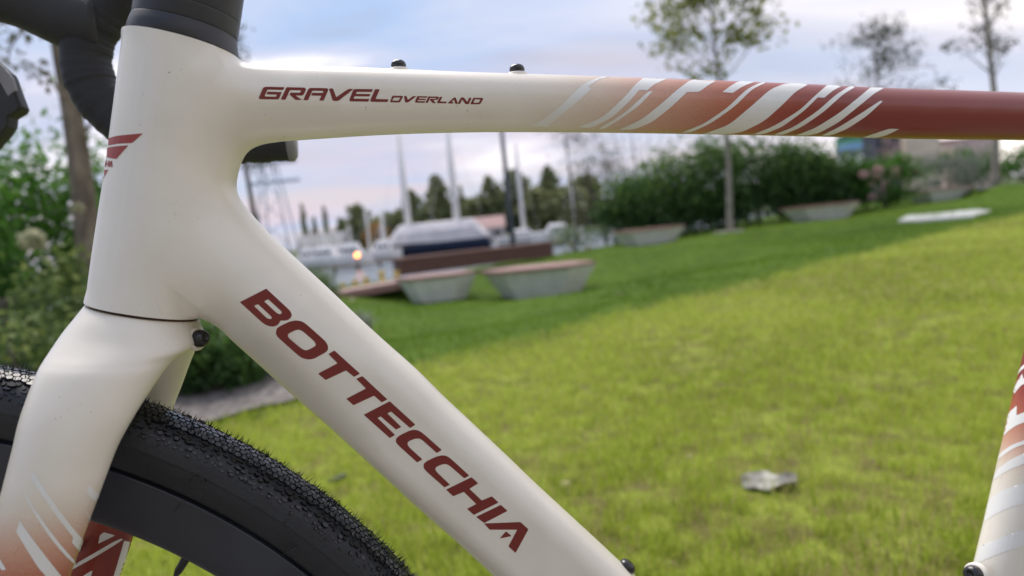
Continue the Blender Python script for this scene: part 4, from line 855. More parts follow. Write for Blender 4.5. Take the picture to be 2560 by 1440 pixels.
# ease the skin where the tubes run into each other
ed = np.unique(np.sort(np.concatenate([tri[:, [0, 1]], tri[:, [1, 2]], tri[:, [2, 0]]]), axis=1), axis=0); el = np.linalg.norm(uv[ed[:, 0]] - uv[ed[:, 1]], axis=1); ew = 1 / (el + 4e-4)
Ru, _t = RT_field(uv); sr = np.clip(edge_dist(uv) / Ru, 0, 1); mob = np.clip((sr - 0.30) / 0.35, 0, 1) * 0.6 * np.clip((0.085 - uv[:, 0]) / 0.05, 0, 1)
for i in np.where(first_cut)[0]:
    j = i
    while cutflag[j % nL]: j += 1
    ca_, cb_ = loop[i], loop[j % nL]; cd = cb_ - ca_; kk_ = np.clip(((uv - ca_) @ cd) / (cd @ cd), 0, 1); mob *= np.clip(np.linalg.norm(uv - (ca_ + kk_[:, None] * cd), axis=1) / 0.008, 0, 1)
den_ = np.zeros(len(uv)); np.add.at(den_, ed[:, 0], ew); np.add.at(den_, ed[:, 1], ew)
for _ in range(0):
    acc = np.zeros(len(uv)); np.add.at(acc, ed[:, 0], ew * H[ed[:, 1]]); np.add.at(acc, ed[:, 1], ew * H[ed[:, 0]]); H = H + mob * (acc / np.maximum(den_, 1e-9) - H)
nV = len(uv); V = np.concatenate([np.stack([uv[:, 0], -H, uv[:, 1]], 1), np.stack([uv[:, 0], H, uv[:, 1]], 1)])
mirror = np.where(H == 0, np.arange(nV), np.arange(nV) + nV)
faces = [tuple(f) for f in tri] + [tuple(mirror[list(f)][::-1]) for f in tri]
# close the cut ends
loop_ids = [res[3].index([]) if False else 0]
orig = {}
for i, src in enumerate(res[3]):
    for k in src:
        if k < nL: orig[k] = i
for i in range(nL):
    if cutflag[i]:
        a, b = orig.get(i), orig.get((i + 1) % nL)
        if a is not None and b is not None: faces.append(tuple(dict.fromkeys((int(a), int(b), int(mirror[b]), int(mirror[a])))))
faces = [f for f in faces if len(f) >= 3]
frame = mk('frame', V, faces, M_frame, bike, True)
bm = bmesh.new(); bm.from_mesh(frame.data); bmesh.ops.remove_doubles(bm, verts=bm.verts, dist=1e-7); loose = [v for v in bm.verts if not v.link_faces]; bmesh.ops.delete(bm, geom=loose, context='VERTS'); bmesh.ops.recalc_face_normals(bm, faces=bm.faces); bm.to_mesh(frame.data); bm.free()
for p in frame.data.polygons: p.use_smooth = True
# true skin normals from the rounded profile, eased where the tubes meet
loop_ext = loop.copy()
for i in np.where(first_cut)[0]:
    j = i
    while cutflag[j % nL]: j += 1
    cd = loop[j % nL] - loop[i]; cn = np.array([cd[1], -cd[0]]) / np.linalg.norm(cd) * sgn
    for k in range(i, j + 1): loop_ext[k % nL] = loop[k % nL] + cn * 0.006
def prof2(P):
    R, T = RT_field(P); sd_ = edge_dist(P) * np.where(inside(loop_ext, P[:, 0], P[:, 1]), 1, -1); return T ** 2 * (1 - (1 - np.minimum(sd_ / R, 1)) ** 2)
co = np.array([tuple(v.co) for v in frame.data.vertices]); near_ = co[:, 1] <= 0; P2 = co[:, [0, 2]]; ep = 0.0005
Un, inv = np.unique(np.round(P2, 6), axis=0, return_inverse=True); inv = inv.ravel()
gu = (prof2(Un + [ep, 0]) - prof2(Un - [ep, 0])) / (2 * ep); gv = (prof2(Un + [0, ep]) - prof2(Un - [0, ep])) / (2 * ep); Hn = np.sqrt(np.maximum(prof2(Un), 0))
Nn_ = np.stack([-gu / 2, -Hn, -gv / 2], 1); Nn_ /= np.linalg.norm(Nn_, axis=1)[:, None] + 1e-12
e2 = np.array([tuple(e.vertices) for e in frame.data.edges]); e2 = np.stack([inv[e2[:, 0]], inv[e2[:, 1]]], 1); e2 = e2[e2[:, 0] != e2[:, 1]]; e2 = np.unique(np.sort(e2, 1), axis=0)
Ru, _t = RT_field(Un); mob = np.clip((np.clip(edge_dist(Un) / Ru, 0, 1) - 0.35) / 0.3, 0, 1) * 0.6 * np.clip((0.09 - Un[:, 0]) / 0.05, 0, 1)
dg = np.zeros(len(Un)); np.add.at(dg, e2[:, 0], 1); np.add.at(dg, e2[:, 1], 1)
for _ in range(140):
    acc = np.zeros_like(Nn_); np.add.at(acc, e2[:, 0], Nn_[e2[:, 1]]); np.add.at(acc, e2[:, 1], Nn_[e2[:, 0]]); Nn_ = Nn_ + mob[:, None] * (acc / np.maximum(dg, 1)[:, None] - Nn_)
Nn_ /= np.linalg.norm(Nn_, axis=1)[:, None] + 1e-12
NV = Nn_[inv]; NV[:, 1] = np.where(near_, NV[:, 1], -NV[:, 1])
frame.data.normals_split_custom_set_from_vertices([tuple(n_) for n_ in NV])

# ---- lofted tubes
def loft_px(name, secs, m, parent, seg=40, n=8, mirror_w=False, exp=2.0):
    """secs: ((Lx,Ly),(Rx,Ry), w, b): silhouette pixels, offset from the bike plane, half thickness"""
    rows = []
    for Lp, Rp, w, b in secs:
        l_, r_ = bp(*Lp, w), bp(*Rp, w); c = (l_ + r_) / 2; e = (r_ - l_); A = np.linalg.norm(e) / 2; e = e / np.linalg.norm(e)
        tn = slope(c[0], c[1], w, e); a = math.sqrt(max(A * A - (b * tn) ** 2, (A * 0.6) ** 2)); sh = 0.0
        rows.append([c[0] - e[0] * sh, w, c[1] - e[1] * sh, e[0] * a, e[1] * a, b])
    R = catmull(np.array(rows), n); V = []; Fc = []; ang_ = np.linspace(0, 2 * math.pi, seg, endpoint=False)
    ca = np.sign(np.cos(ang_)) * np.abs(np.cos(ang_)) ** (2 / exp); sa = np.sign(np.sin(ang_)) * np.abs(np.sin(ang_)) ** (2 / exp)
    for r in R:
        for c_, s_ in zip(ca, sa): V.append((r[0] + r[3] * c_, (-1 if mirror_w else 1) * (r[1] + r[5] * s_), r[2] + r[4] * c_))
    k = len(R)
    for i in range(k - 1):
        for j in range(seg): jj_ = (j + 1) % seg; Fc.append((i * seg + j, i * seg + jj_, (i + 1) * seg + jj_, (i + 1) * seg + j))
    Fc += [tuple(range(seg))[::-1], tuple((k - 1) * seg + j for j in range(seg))]
    o = mk(name, V, Fc, m, parent, True); bm = bmesh.new(); bm.from_mesh(o.data); bmesh.ops.recalc_face_normals(bm, faces=bm.faces)
    for f in bm.faces: f.smooth = len(f.verts) <= 4
    bm.to_mesh(o.data); bm.free(); return o
LEG = [((215, 758), (499, 802), -0.0000, 0.0265), ((194, 784), (502, 824), -0.0020, 0.0295), ((160, 826), (503, 852), -0.0065, 0.0305), ((132, 866), (482, 873), -0.0135, 0.0290), ((111, 897), (446, 896), -0.0205, 0.0265), ((94, 927), (418, 924), -0.0270, 0.0235), ((69, 987), (372, 990), -0.0355, 0.0195), ((47, 1051), (333, 1052), -0.0420, 0.0165), ((31, 1118), (298, 1116), -0.0460, 0.0150), ((14, 1184), (271, 1184), -0.0487, 0.0140), ((0, 1237), (251, 1238), -0.0503, 0.0135), ((-30, 1340), (213, 1340), -0.0517, 0.0128), ((-60, 1440), (179, 1440), -0.0528, 0.0122), ((-150, 1700), (85, 1710), -0.0545, 0.0110), ((-260, 2000), (-40, 2020), -0.0558, 0.0100), ((-420, 2400), (-230, 2430), -0.0565, 0.0095)]
fork = loft_px('fork', LEG, M_fork, bike)
far_leg = loft_px('far_blade', LEG, M_fork, fork, mirror_w=True)
SEAT = [((2590, 760), (2720, 790), 0, 0.0165), ((2560, 878), (2692, 905), 0, 0.0165), ((2529, 998), (2664, 1025), 0, 0.0165), ((2480, 1198), (2622, 1226), 0, 0.0165), ((2454, 1309), (2602, 1338), 0, 0.0168), ((2424, 1432), (2580, 1462), 0, 0.017), ((2370, 1650), (2545, 1680), 0, 0.019)]
seat_tube = loft_px('seat_tube', SEAT, M_seat, frame)

# ---- prints laid on the tubes
def bvh_of(*objs):
    V = []; Fc = []
    for o in objs:
        b = len(V); V += [tuple(v.co) for v in o.data.vertices]; Fc += [tuple(i + b for i in p.vertices) for p in o.data.polygons]
    return BVHTree.FromPolygons(V, Fc)
BV_frame = bvh_of(frame); BV_fork = bvh_of(fork, far_leg); BV_seat = bvh_of(seat_tube); BV_far = bvh_of(far_leg)
def round_poly(P, sharp=38):
    """round every corner of a traced outline a little except the sharp ones"""
    P = [np.array(p, float) for p in P]; n = len(P); R = []
    for i in range(n):
        a, b, c = P[i - 1], P[i], P[(i + 1) % n]; v1 = b - a; v2 = c - b
        ang_ = math.degrees(math.acos(np.clip(v1 @ v2 / (np.linalg.norm(v1) * np.linalg.norm(v2) + 1e-9), -1, 1)))
        if ang_ > sharp:
            k = min(1.2, 0.2 * min(np.linalg.norm(v1), np.linalg.norm(v2))); R += [b - v1 / np.linalg.norm(v1) * k, b + v2 / np.linalg.norm(v2) * k]
        else:
            p, q_ = b - v1 * 0.30, b + v2 * 0.30
            for t in (0, 0.25, 0.5, 0.75, 1): R.append((1 - t) ** 2 * p + 2 * t * (1 - t) * b + t * t * q_)
    return np.array(R)
def decal(name, polys, holes, bv, m, parent, step=5.0, lift=0.00012, label=None, rnd=True):
    outs = [round_poly(p) if rnd else np.array(p, float) for p in polys]; hol = [round_poly(p) if rnd else np.array(p, float) for p in holes]
    pts = []; edges = []
    for lp in outs + hol:
        fine = resample(np.vstack([lp, lp[:1]]), step)[:-1]; full = []
        b = len(pts)
        # keep original corners: merge corner list with in-between samples
        for i in range(len(lp)):
            p, q_ = lp[i], lp[(i + 1) % len(lp)]; k = max(1, int(np.linalg.norm(q_ - p) / step))
            for t in range(k): full.append(p + (q_ - p) * t / k)
        pts += full; edges += [(b + i, b + (i + 1) % len(full)) for i in range(len(full))]
    allp = np.vstack(outs); lo, hi = allp.min(0), allp.max(0); gxx, gyy = np.meshgrid(np.arange(lo[0] + step / 2, hi[0], step), np.arange(lo[1] + step / 2, hi[1], step)); G = np.stack([gxx.ravel(), gyy.ravel()], 1)
    if len(G):
        kk = np.zeros(len(G), bool)
        for o_ in outs: kk |= inside(o_, G[:, 0], G[:, 1])
        for h_ in hol: kk &= ~inside(h_, G[:, 0], G[:, 1])
        pts += list(G[kk])
    r = delaunay_2d_cdt([Vector(p) for p in pts], edges, [], 0, 1e-4); xy = np.array([tuple(v) for v in r[0]]); T = np.array(r[2]); cen = xy[T].mean(1); kk = np.zeros(len(T), bool)
    for o_ in outs: kk |= inside(o_, cen[:, 0], cen[:, 1])
    for h_ in hol: kk &= ~inside(h_, cen[:, 0], cen[:, 1])
    T = T[kk]; P3 = np.zeros((len(xy), 3)); okv = np.zeros(len(xy), bool); o3 = Vector(LORG)
    for i, (x_, y_) in enumerate(xy):
        d = Vector(lray(x_, y_)).normalized(); hit, nn, idx, dist = bv.ray_cast(o3, d)
        if hit is not None:
            if nn.dot(d) > 0: nn = -nn
            P3[i] = hit + nn * lift; okv[i] = True
    T = T[okv[T].all(1)]
    if not len(T): return None
    used = np.unique(T); remap = -np.ones(len(xy), int); remap[used] = np.arange(len(used))
    Fc = remap[T]; Vv = P3[used]; n0 = np.cross(Vv[Fc[:, 1]] - Vv[Fc[:, 0]], Vv[Fc[:, 2]] - Vv[Fc[:, 0]]); flip = (n0 * (LORG - Vv[Fc[:, 0]])).sum(1) < 0; Fc[flip] = Fc[flip][:, ::-1]
    o = mk(name, Vv, Fc, m, parent, True)
    if label: o['label'] = label
    return o
def z(P, s, ox, oy): return [(x / s + ox, y / s + oy) for x, y in P]
c1 = lambda P: z(P, 3.6, 480, 440); c2 = lambda P: z(P, 3.6, 480, 780); c3 = lambda P: z(P, 3.6, 860, 740); c4 = lambda P: z(P, 3.6, 860, 1040); g4 = lambda P: z(P, 3.6, 600, 80)
BIG = [  # B O T T E C C H I A
    ([c1([(430, 1135), (670, 1013), (860, 1190), (885, 1215), (899, 1248), (890, 1275), (865, 1295), (830, 1302), (797, 1300), (785, 1325), (765, 1345), (735, 1355), (700, 1353), (665, 1340), (630, 1318)])], [c1([(650, 1128), (685, 1108), (800, 1212), (809, 1228), (803, 1240), (788, 1243), (765, 1235)]), c1([(558, 1168), (594, 1153), (712, 1262), (719, 1277), (712, 1286), (695, 1287), (672, 1278)])]),
    ([c2([(755, 185), (762, 150), (785, 130), (880, 85), (935, 75), (985, 82), (1025, 105), (1205, 265), (1224, 305), (1224, 340), (1205, 362), (1100, 420), (1050, 428), (1000, 418), (960, 395), (775, 230), (758, 205)])], [c2([(862, 215), (868, 195), (930, 163), (965, 158), (1000, 175), (1100, 262), (1115, 290), (1108, 308), (1050, 340), (1020, 345), (985, 330), (875, 238)])]),
    ([[(821, 885), (836, 876), (900, 934), (885, 942), (865, 926), (814, 950), (795, 934), (844, 908)]], []),
    ([c3([(110, 745), (165, 720), (390, 930), (340, 957), (270, 897), (85, 983), (20, 925), (197, 832)])], []),
    ([c3([(177, 1068), (412, 947), (642, 1157), (595, 1188), (425, 1040), (390, 1056), (515, 1178), (468, 1202), (330, 1083), (302, 1097), (460, 1250), (412, 1278)])], []),
    ([c4([(880, 305), (835, 333), (710, 220), (680, 203), (640, 203), (585, 225), (570, 245), (580, 275), (706, 390), (658, 417), (480, 255), (466, 230), (470, 200), (500, 175), (580, 135), (625, 123), (665, 128), (705, 150)])], []),
    ([c4([(1127, 535), (1082, 560), (955, 450), (925, 433), (890, 432), (835, 455), (820, 472), (830, 500), (953, 617), (905, 643), (730, 488), (715, 460), (718, 430), (745, 405), (830, 365), (880, 353), (920, 357), (960, 382)])], []),
    ([c4([(918, 662), (1148, 550), (1208, 605), (1128, 655), (1240, 760), (1330, 722), (1391, 778), (1168, 890), (1107, 835), (1190, 792), (1078, 682), (982, 722)])], []),
    ([[(1190, 1292), (1252, 1262), (1269, 1277), (1210.5, 1307.5)]], []),
    ([[(1210, 1308.5), (1301, 1305), (1321, 1323), (1289, 1382), (1271, 1366), (1293, 1324), (1224, 1324)], [(1265, 1328), (1279, 1340), (1249, 1346)]], [])]
for po, ho in BIG: decal('letter', po, ho, BV_frame, M_letter, frame, 5)
SMALL = [([(225, 492), (402, 497), (388, 522), (248, 518), (220, 580), (325, 583), (332, 564), (238, 561), (248, 537), (378, 540), (352, 600), (340, 608), (178, 605), (168, 595), (205, 505)], []),
    ([(418, 497), (580, 500), (597, 515), (575, 560), (560, 572), (500, 572), (560, 612), (500, 612), (445, 562), (455, 545), (540, 547), (552, 525), (450, 523), (410, 610), (366, 608)], []),
    ([(630, 503), (785, 506), (796, 520), (752, 618), (712, 617), (733, 574), (640, 572), (650, 547), (744, 549), (752, 530), (652, 528), (612, 615), (570, 613), (612, 518)], []),
    ([(800, 508), (838, 509), (866, 588), (975, 512), (1022, 513), (890, 617), (875, 621), (845, 620), (832, 612)], []),
    ([(1030, 513), (1198, 515), (1186, 540), (1052, 538), (1042, 557), (1175, 559), (1165, 580), (1030, 578), (1022, 600), (1165, 602), (1155, 627), (990, 624), (983, 612), (1018, 522)], []),
    ([(1215, 515), (1258, 516), (1220, 603), (1338, 606), (1328, 630), (1180, 628), (1171, 618)], []),
    ([(1372, 573), (1460, 575), (1468, 583), (1444, 625), (1434, 634), (1357, 632), (1350, 625)], [[(1386, 590), (1444, 591), (1426, 618), (1370, 617)]]),
    ([(1475, 576), (1500, 576), (1510, 612), (1557, 577), (1588, 578), (1512, 634), (1486, 634)], []),
    ([(1595, 577), (1688, 579), (1682, 592), (1614, 590), (1610, 599), (1675, 601), (1668, 613), (1602, 611), (1598, 622), (1668, 624), (1660, 637), (1580, 635), (1574, 628)], []),
    ([(1695, 580), (1785, 582), (1792, 590), (1777, 610), (1740, 613), (1764, 640), (1735, 640), (1706, 611), (1712, 601), (1762, 603), (1768, 595), (1710, 593), (1690, 638), (1668, 637)], []),
    ([(1800, 583), (1822, 583), (1800, 625), (1862, 627), (1855, 641), (1778, 640), (1772, 634)], []),
    ([(1928, 588), (1940, 588), (1962, 645), (1936, 645), (1926, 608), (1902, 629), (1922, 630), (1916, 643), (1866, 642)], []),
    ([(1990, 588), (2015, 589), (2045, 630), (2062, 591), (2085, 592), (2058, 648), (2028, 648), (1999, 607), (1982, 646), (1958, 645)], []),
    ([(2100, 592), (2180, 593), (2190, 602), (2166, 643), (2154, 650), (2072, 649)], [[(2113, 606), (2166, 607), (2148, 636), (2100, 636)]])]
for po, ho in SMALL: decal('letter', [g4(po)], [g4(h_) for h_ in ho], BV_frame, M_letter, frame, 4)
hb = lambda P: z(P, 3.0, 0, 0)
for P in ([(800, 1042), (820, 1035), (880, 1018), (980, 1008), (1072, 1000), (990, 1073), (880, 1078), (812, 1092), (800, 1096)], [(800, 1112), (818, 1105), (880, 1096), (963, 1090), (872, 1193), (830, 1186), (790, 1178)], [(770, 1278), (780, 1275), (815, 1272), (772, 1345), (760, 1360)]): decal('badge_wing', [hb(P)], [], BV_frame, M_badge, frame, 3)
for P in ([(795, 1204), (803, 1204), (802, 1225), (811, 1225), (812, 1205), (820, 1205), (817, 1252), (808, 1252), (810, 1236), (800, 1236), (797, 1250), (786, 1250)], [(823, 1206), (829, 1206), (826, 1253), (820, 1253)], [(833, 1206), (842, 1206), (845, 1255), (837, 1255), (836, 1222), (830, 1254), (826, 1254)]): decal('letter', [hb(P)], [], BV_frame, M_badge, frame, 2.5)
tt5 = lambda P: z(P, 2.0317, 1300, 150)
TOPST = [[(55, 335), (120, 298), (200, 240), (300, 140), (350, 108), (420, 85), (460, 84), (395, 100), (345, 137), (362, 145), (300, 205), (200, 285), (140, 338)], [(295, 340), (420, 290), (530, 190), (580, 130), (625, 92), (745, 96), (680, 125), (645, 155), (605, 152), (560, 205), (470, 290), (360, 345)],
    [(400, 348), (530, 270), (650, 160), (675, 158), (600, 235), (500, 305), (430, 348)], [(500, 355), (620, 300), (720, 220), (800, 150), (870, 98), (1010, 101), (960, 125), (910, 163), (848, 163), (760, 245), (670, 315), (580, 352)], [(1028, 163), (1065, 135), (1110, 108), (1190, 112), (1130, 135), (1080, 168)],
    [(820, 368), (930, 325), (1050, 245), (1150, 150), (1220, 115), (1255, 113), (1180, 148), (1085, 240), (970, 320), (870, 366)], [(930, 375), (1060, 330), (1180, 230), (1270, 150), (1350, 118), (1470, 122), (1400, 160), (1330, 230), (1240, 310), (1130, 365), (1060, 375)],
    [(1180, 378), (1290, 335), (1420, 255), (1500, 180), (1560, 128), (1640, 130), (1590, 155), (1545, 192), (1512, 190), (1440, 260), (1330, 340), (1240, 375)], [(1290, 378), (1390, 340), (1510, 260), (1600, 180), (1670, 135), (1710, 133), (1640, 175), (1540, 265), (1430, 340), (1340, 378)],
    [(1400, 382), (1500, 345), (1620, 270), (1720, 190), (1780, 140), (1850, 142), (1800, 170), (1720, 235), (1620, 315), (1520, 370), (1460, 383)], [(1530, 383), (1620, 340), (1740, 265), (1830, 207), (1842, 210), (1760, 285), (1660, 350), (1580, 382)], [(1740, 393), (1810, 370), (1875, 348), (1927, 350), (1860, 382), (1810, 394)]]
for P in TOPST: decal('stripe', [tt5(P)], [], BV_frame, M_stripe, frame, 4)
f5 = lambda P: z(P, 4.967, 0, 1150)
for P in ([(380, 220), (395, 160), (425, 155), (560, 370), (700, 575), (860, 790), (950, 900), (1040, 1000), (990, 1145), (940, 1080), (890, 1025), (908, 960), (850, 885), (720, 725), (580, 520), (440, 320)], [(318, 455), (340, 455), (440, 620), (600, 850), (760, 1060), (945, 1275), (940, 1310), (800, 1180), (620, 960), (460, 720)],
          [(205, 890), (248, 755), (340, 890), (480, 1080), (640, 1290), (760, 1440), (800, 1490), (610, 1490), (470, 1330), (320, 1090)], [(0, 1225), (75, 1355), (60, 1365), (20, 1365), (-60, 1260)], [(1070, 400), (1110, 310), (1225, 430), (1220, 490), (1140, 495)], [(1020, 590), (1130, 720), (1120, 780), (1090, 690)]): decal('stripe', [f5(P)], [], BV_fork, M_stripe, fork, 4)
for P in ([(1220, 1040), (1240, 935), (1290, 895), (1430, 935), (1360, 970)], [(880, 1370), (900, 1310), (1180, 1150), (1400, 1020), (1500, 975), (1530, 985), (1400, 1070), (1180, 1205)], [(1540, 1000), (1612, 1018), (1560, 1230), (1510, 1440), (1500, 1500), (1395, 1500), (1410, 1440), (1480, 1210)], [(1585, 1145), (1640, 1100), (1672, 1050), (1630, 1160), (1545, 1255), (1550, 1200)], [(1030, 1440), (1100, 1395), (1148, 1370), (1120, 1500), (1000, 1500)]): decal('stripe', [f5(P)], [], BV_far, M_stripe, fork, 4)
s8 = lambda P: z(P, 2.442, 2300, 850)
for P in ([(595, 215), (615, 165), (680, 120), (680, 145), (620, 182)], [(560, 350), (585, 270), (625, 205), (632, 235), (690, 245), (620, 275), (590, 310)], [(498, 600), (540, 445), (592, 400), (590, 460), (700, 415), (700, 480), (590, 520), (540, 555)], [(470, 735), (490, 690), (560, 640), (700, 590), (700, 615), (570, 660)], [(440, 865), (470, 790), (560, 725), (700, 665), (700, 730), (560, 785), (490, 825)],
          [(370, 1130), (425, 970), (520, 910), (700, 855), (700, 975), (540, 1025), (440, 1075)], [(330, 1375), (365, 1260), (480, 1210), (700, 1135), (700, 1230), (520, 1290), (400, 1340)]): decal('stripe', [s8(P)], [], BV_seat, M_stripe, seat_tube, 4)

# ---- headset stack
CROWN = loft_px('crown_race', [((226, 748), (494, 790), 0, 0.0235), ((222, 762), (494, 806), 0, 0.0235)], M_rust, bike, n=3)
head = empty('headset'); head.parent = bike
loft_px('headset_cover', [((313, 80), (601, 150), 0, 0.0260), ((314, 74), (601, 144), 0, 0.0262), ((319, 58), (599, 126), 0, 0.0258), ((325, 44), (597, 108), 0, 0.0245), ((328, 38), (597, 101), 0, 0.0238)], M_black, head, n=5)
loft_px('spacer', [((329.5, 37), (597, 100), 0, 0.0232), ((329, 35), (598, 97), 0, 0.0236), ((334, 0), (603, 62), 0, 0.0236), ((334.5, -2), (603, 60), 0, 0.0232)], M_black, head, n=4)
loft_px('spacer', [((335, -3), (603, 59), 0, 0.0232), ((335, -6), (604, 56), 0, 0.0236), ((345, -66), (613, -6), 0, 0.0236), ((346, -68), (613, -9), 0, 0.0232)], M_black, head, n=4)
loft_px('spacer', [((346, -69), (613, -10), 0, 0.0232), ((347, -74), (614, -14), 0, 0.0236), ((362, -170), (628, -112), 0, 0.0236)], M_black, head, n=4)
# ---- domed bolts
def dome(name, c, axis, r, h, parent, collar=True):
    ax = np.array(axis, float); ax /= np.linalg.norm(ax); ref = np.array([0, 1.0, 0]) if abs(ax[1]) < 0.9 else np.array([1.0, 0, 0]); a = np.cross(ax, ref); a /= np.linalg.norm(a); b = np.cross(ax, a); seg = 24
    prof = [(1.0, -0.3), (1.0, 0.18), (0.94, 0.24), (0.94, 0.32), (1.0, 0.36), (1.0, 0.48), (0.95, 0.66), (0.82, 0.84), (0.6, 0.97), (0.42, 1.0), (0.40, 0.75), (0.02, 0.72)]
    V = []; Fc = []
    for pr, ph in prof:
        for j in range(seg): t = 2 * math.pi * j / seg; V.append(np.array(c) + a * r * pr * math.cos(t) + b * r * pr * math.sin(t) + ax * h * ph)
    for i in range(len(prof) - 1):
        for j in range(seg): k = (j + 1) % seg; Fc.append((i * seg + j, i * seg + k, (i + 1) * seg + k, (i + 1) * seg + j))
    Fc.append(tuple((len(prof) - 1) * seg + j for j in range(seg)))
    bl = mk(name, V, Fc, M_bolt, parent, True)
    if collar:
        V2 = []; 
        pr2 = [(1.35, -0.3), (1.3, 0.02), (1.1, 0.10), (0.8, 0.10)]
        for pr, ph in pr2:
            for j in range(seg): t = 2 * math.pi * j / seg; V2.append(np.array(c) + a * r * pr * math.cos(t) + b * r * pr * math.sin(t) + ax * h * ph)
        F2 = []
        for i in range(3):
            for j in range(seg): k = (j + 1) % seg; F2.append((i * seg + j, i * seg + k, (i + 1) * seg + k, (i + 1) * seg + j))
        mk('boss', V2, F2, paint_plain, bl, True)
    return bl
paint_plain = paint('boss_paint', col=CREAM)
dome('bolt', bp3(997, 173), (0.05, 0, 1), 0.0041, 0.0048, bike); dome('bolt', bp3(1293, 184), (0.05, 0, 1), 0.0043, 0.0050, bike)
dome('bolt', bp3(494, 847, -0.008), (1.0, -0.55, 0.06), 0.0046, 0.0055, bike); dome('bolt', bp3(1562, 1424), (0.72, -0.05, 0.70), 0.0052, 0.0056, bike)
dome('bolt', bp3(2438, 1437, -0.004), (-1, -0.25, 0.35), 0.0060, 0.0062, bike); dome('bolt', bp3(18, 1440, -0.055), (-0.2, -1, 0.3), 0.0045, 0.005, bike)

# ---- handlebar on the far side
WB = 0.20
hb_root = empty('handlebar'); hb_root.parent = bike
ctr_path = [bp3(440, -330, 0.02), bp3(405, -180, 0.12), bp3(345, -60, WB), bp3(268, 22, WB), bp3(228, 85, WB), bp3(216, 130, WB), bp3(219, 178, WB), bp3(240, 232, WB), bp3(290, 290, WB), bp3(370, 335, WB), bp3(480, 352, WB), bp3(600, 352, WB), bp3(726, 347, WB)]
bar = resample(catmull(ctr_path, 14), 0.0015); arc = np.arange(len(bar)) * 0.0015
rad = 0.0172 + 0.0011 * ((arc / 0.021) % 1.0) + 0.0002 * np.sin(arc * 900)
tube('bar_tape', bar, rad, M_tape, hb_root, 28)
e1 = bar[-1]; dv = bar[-1] - bar[-5]; dv /= np.linalg.norm(dv)
tube('end_plug', [e1 - dv * 0.002, e1 + dv * 0.0015, e1 + dv * 0.004], [0.0186, 0.0184, 0.015], M_steelg, hb_root, 28)
hp_ = catmull([bp3(262, 66, WB), bp3(225, 62, WB), bp3(165, 40, WB), bp3(60, -8, WB), bp3(-60, -46, WB), bp3(-180, -100, WB)], 8)
nh = len(hp_); rh = np.interp(np.linspace(0, 1, nh), [0, 0.1, 0.25, 0.6, 1], [0.020, 0.0232, 0.0236, 0.0232, 0.025])
tube('brake_hood', hp_, rh, M_hood, hb_root, 30)
mb = MB(); poly = [(-60, 100), (2, 158), (36, 188), (50, 228), (66, 270), (60, 281), (35, 296), (33, 320), (18, 342), (0, 362), (-40, 410), (-120, 420), (-140, 240)]
uvp = [bp(*p, WB) for p in poly]
lev = MB()
for wz, sc_ in ((0.006, 0.9), (0.0085, 1.0)): pass
cu = np.mean(uvp, 0); rings = [[(cu[0] + (u_ - cu[0]) * k, WB + w_, cu[1] + (v_ - cu[1]) * k) for u_, v_ in uvp] for w_, k in ((-0.0085, 0.90), (-0.0065, 0.975), (-0.003, 1.0), (0.003, 1.0), (0.0085, 0.92))]
lv = lev.loft(rings).build('brake_lever', M_lever, hb_root)
lv.data.materials[0] = M_hood
q0 = [bp3(*p, WB - 0.0088) for p in ((-40, 150), (10, 172), (30, 195), (38, 225), (20, 240), (0, 205), (-50, 190))]
mk('lever_plate', [*q0, *[p + np.array([0, 0.004, 0]) for p in q0]], [tuple(range(7))] + [(i, (i + 1) % 7, 7 + (i + 1) % 7, 7 + i) for i in range(7)], M_steelg, lv)

# ---- front wheel
WC = np.array([-0.2033, 0.3559]); wheel = empty('front_wheel', (WC[0], 0, WC[1])); wheel.parent = bike
def lathe(name, prof, m, parent, seg=220, smooth=True):
    V = []; Fc = []; n = len(prof)
    for i in range(seg):
        t = 2 * math.pi * i / seg; c, s = math.cos(t), math.sin(t)
        for w_, r_ in prof: V.append((r_ * c, w_, r_ * s))
    for i in range(seg):
        for j in range(n): k = (j + 1) % n; a = ((i + 1) % seg) * n; Fc.append((i * n + j, i * n + k, a + k, a + j))
    o = mk(name, V, Fc, m, parent, smooth); bm = bmesh.new(); bm.from_mesh(o.data); bmesh.ops.recalc_face_normals(bm, faces=bm.faces); bm.to_mesh(o.data); bm.free(); return o
half = [(0.0, 0.3535), (0.006, 0.3530), (0.0115, 0.3512), (0.0160, 0.3480), (0.0188, 0.3438), (0.0200, 0.3392), (0.0202, 0.3376), (0.0199, 0.3370), (0.0194, 0.3330), (0.0180, 0.3285), (0.0162, 0.3245), (0.0140, 0.3228), (0.0125, 0.3222)]
sm = catmull(half, 4)
tyre = lathe('tyre', [(w_, r_) for w_, r_ in sm] + [(0.010, 0.318), (-0.010, 0.318)] + [(-w_, r_) for w_, r_ in sm[::-1][:-1]], M_tyre, wheel)
rimh = [(0.0105, 0.3222), (0.0145, 0.3212), (0.0150, 0.3200), (0.0148, 0.3080), (0.0135, 0.2990), (0.0105, 0.2925), (0.0055, 0.2897), (0.0, 0.2893)]
rm = catmull(rimh, 3); lathe('rim', [(w_, r_) for w_, r_ in rm] + [(-w_, r_) for w_, r_ in rm[::-1][1:]], M_rim, wheel)
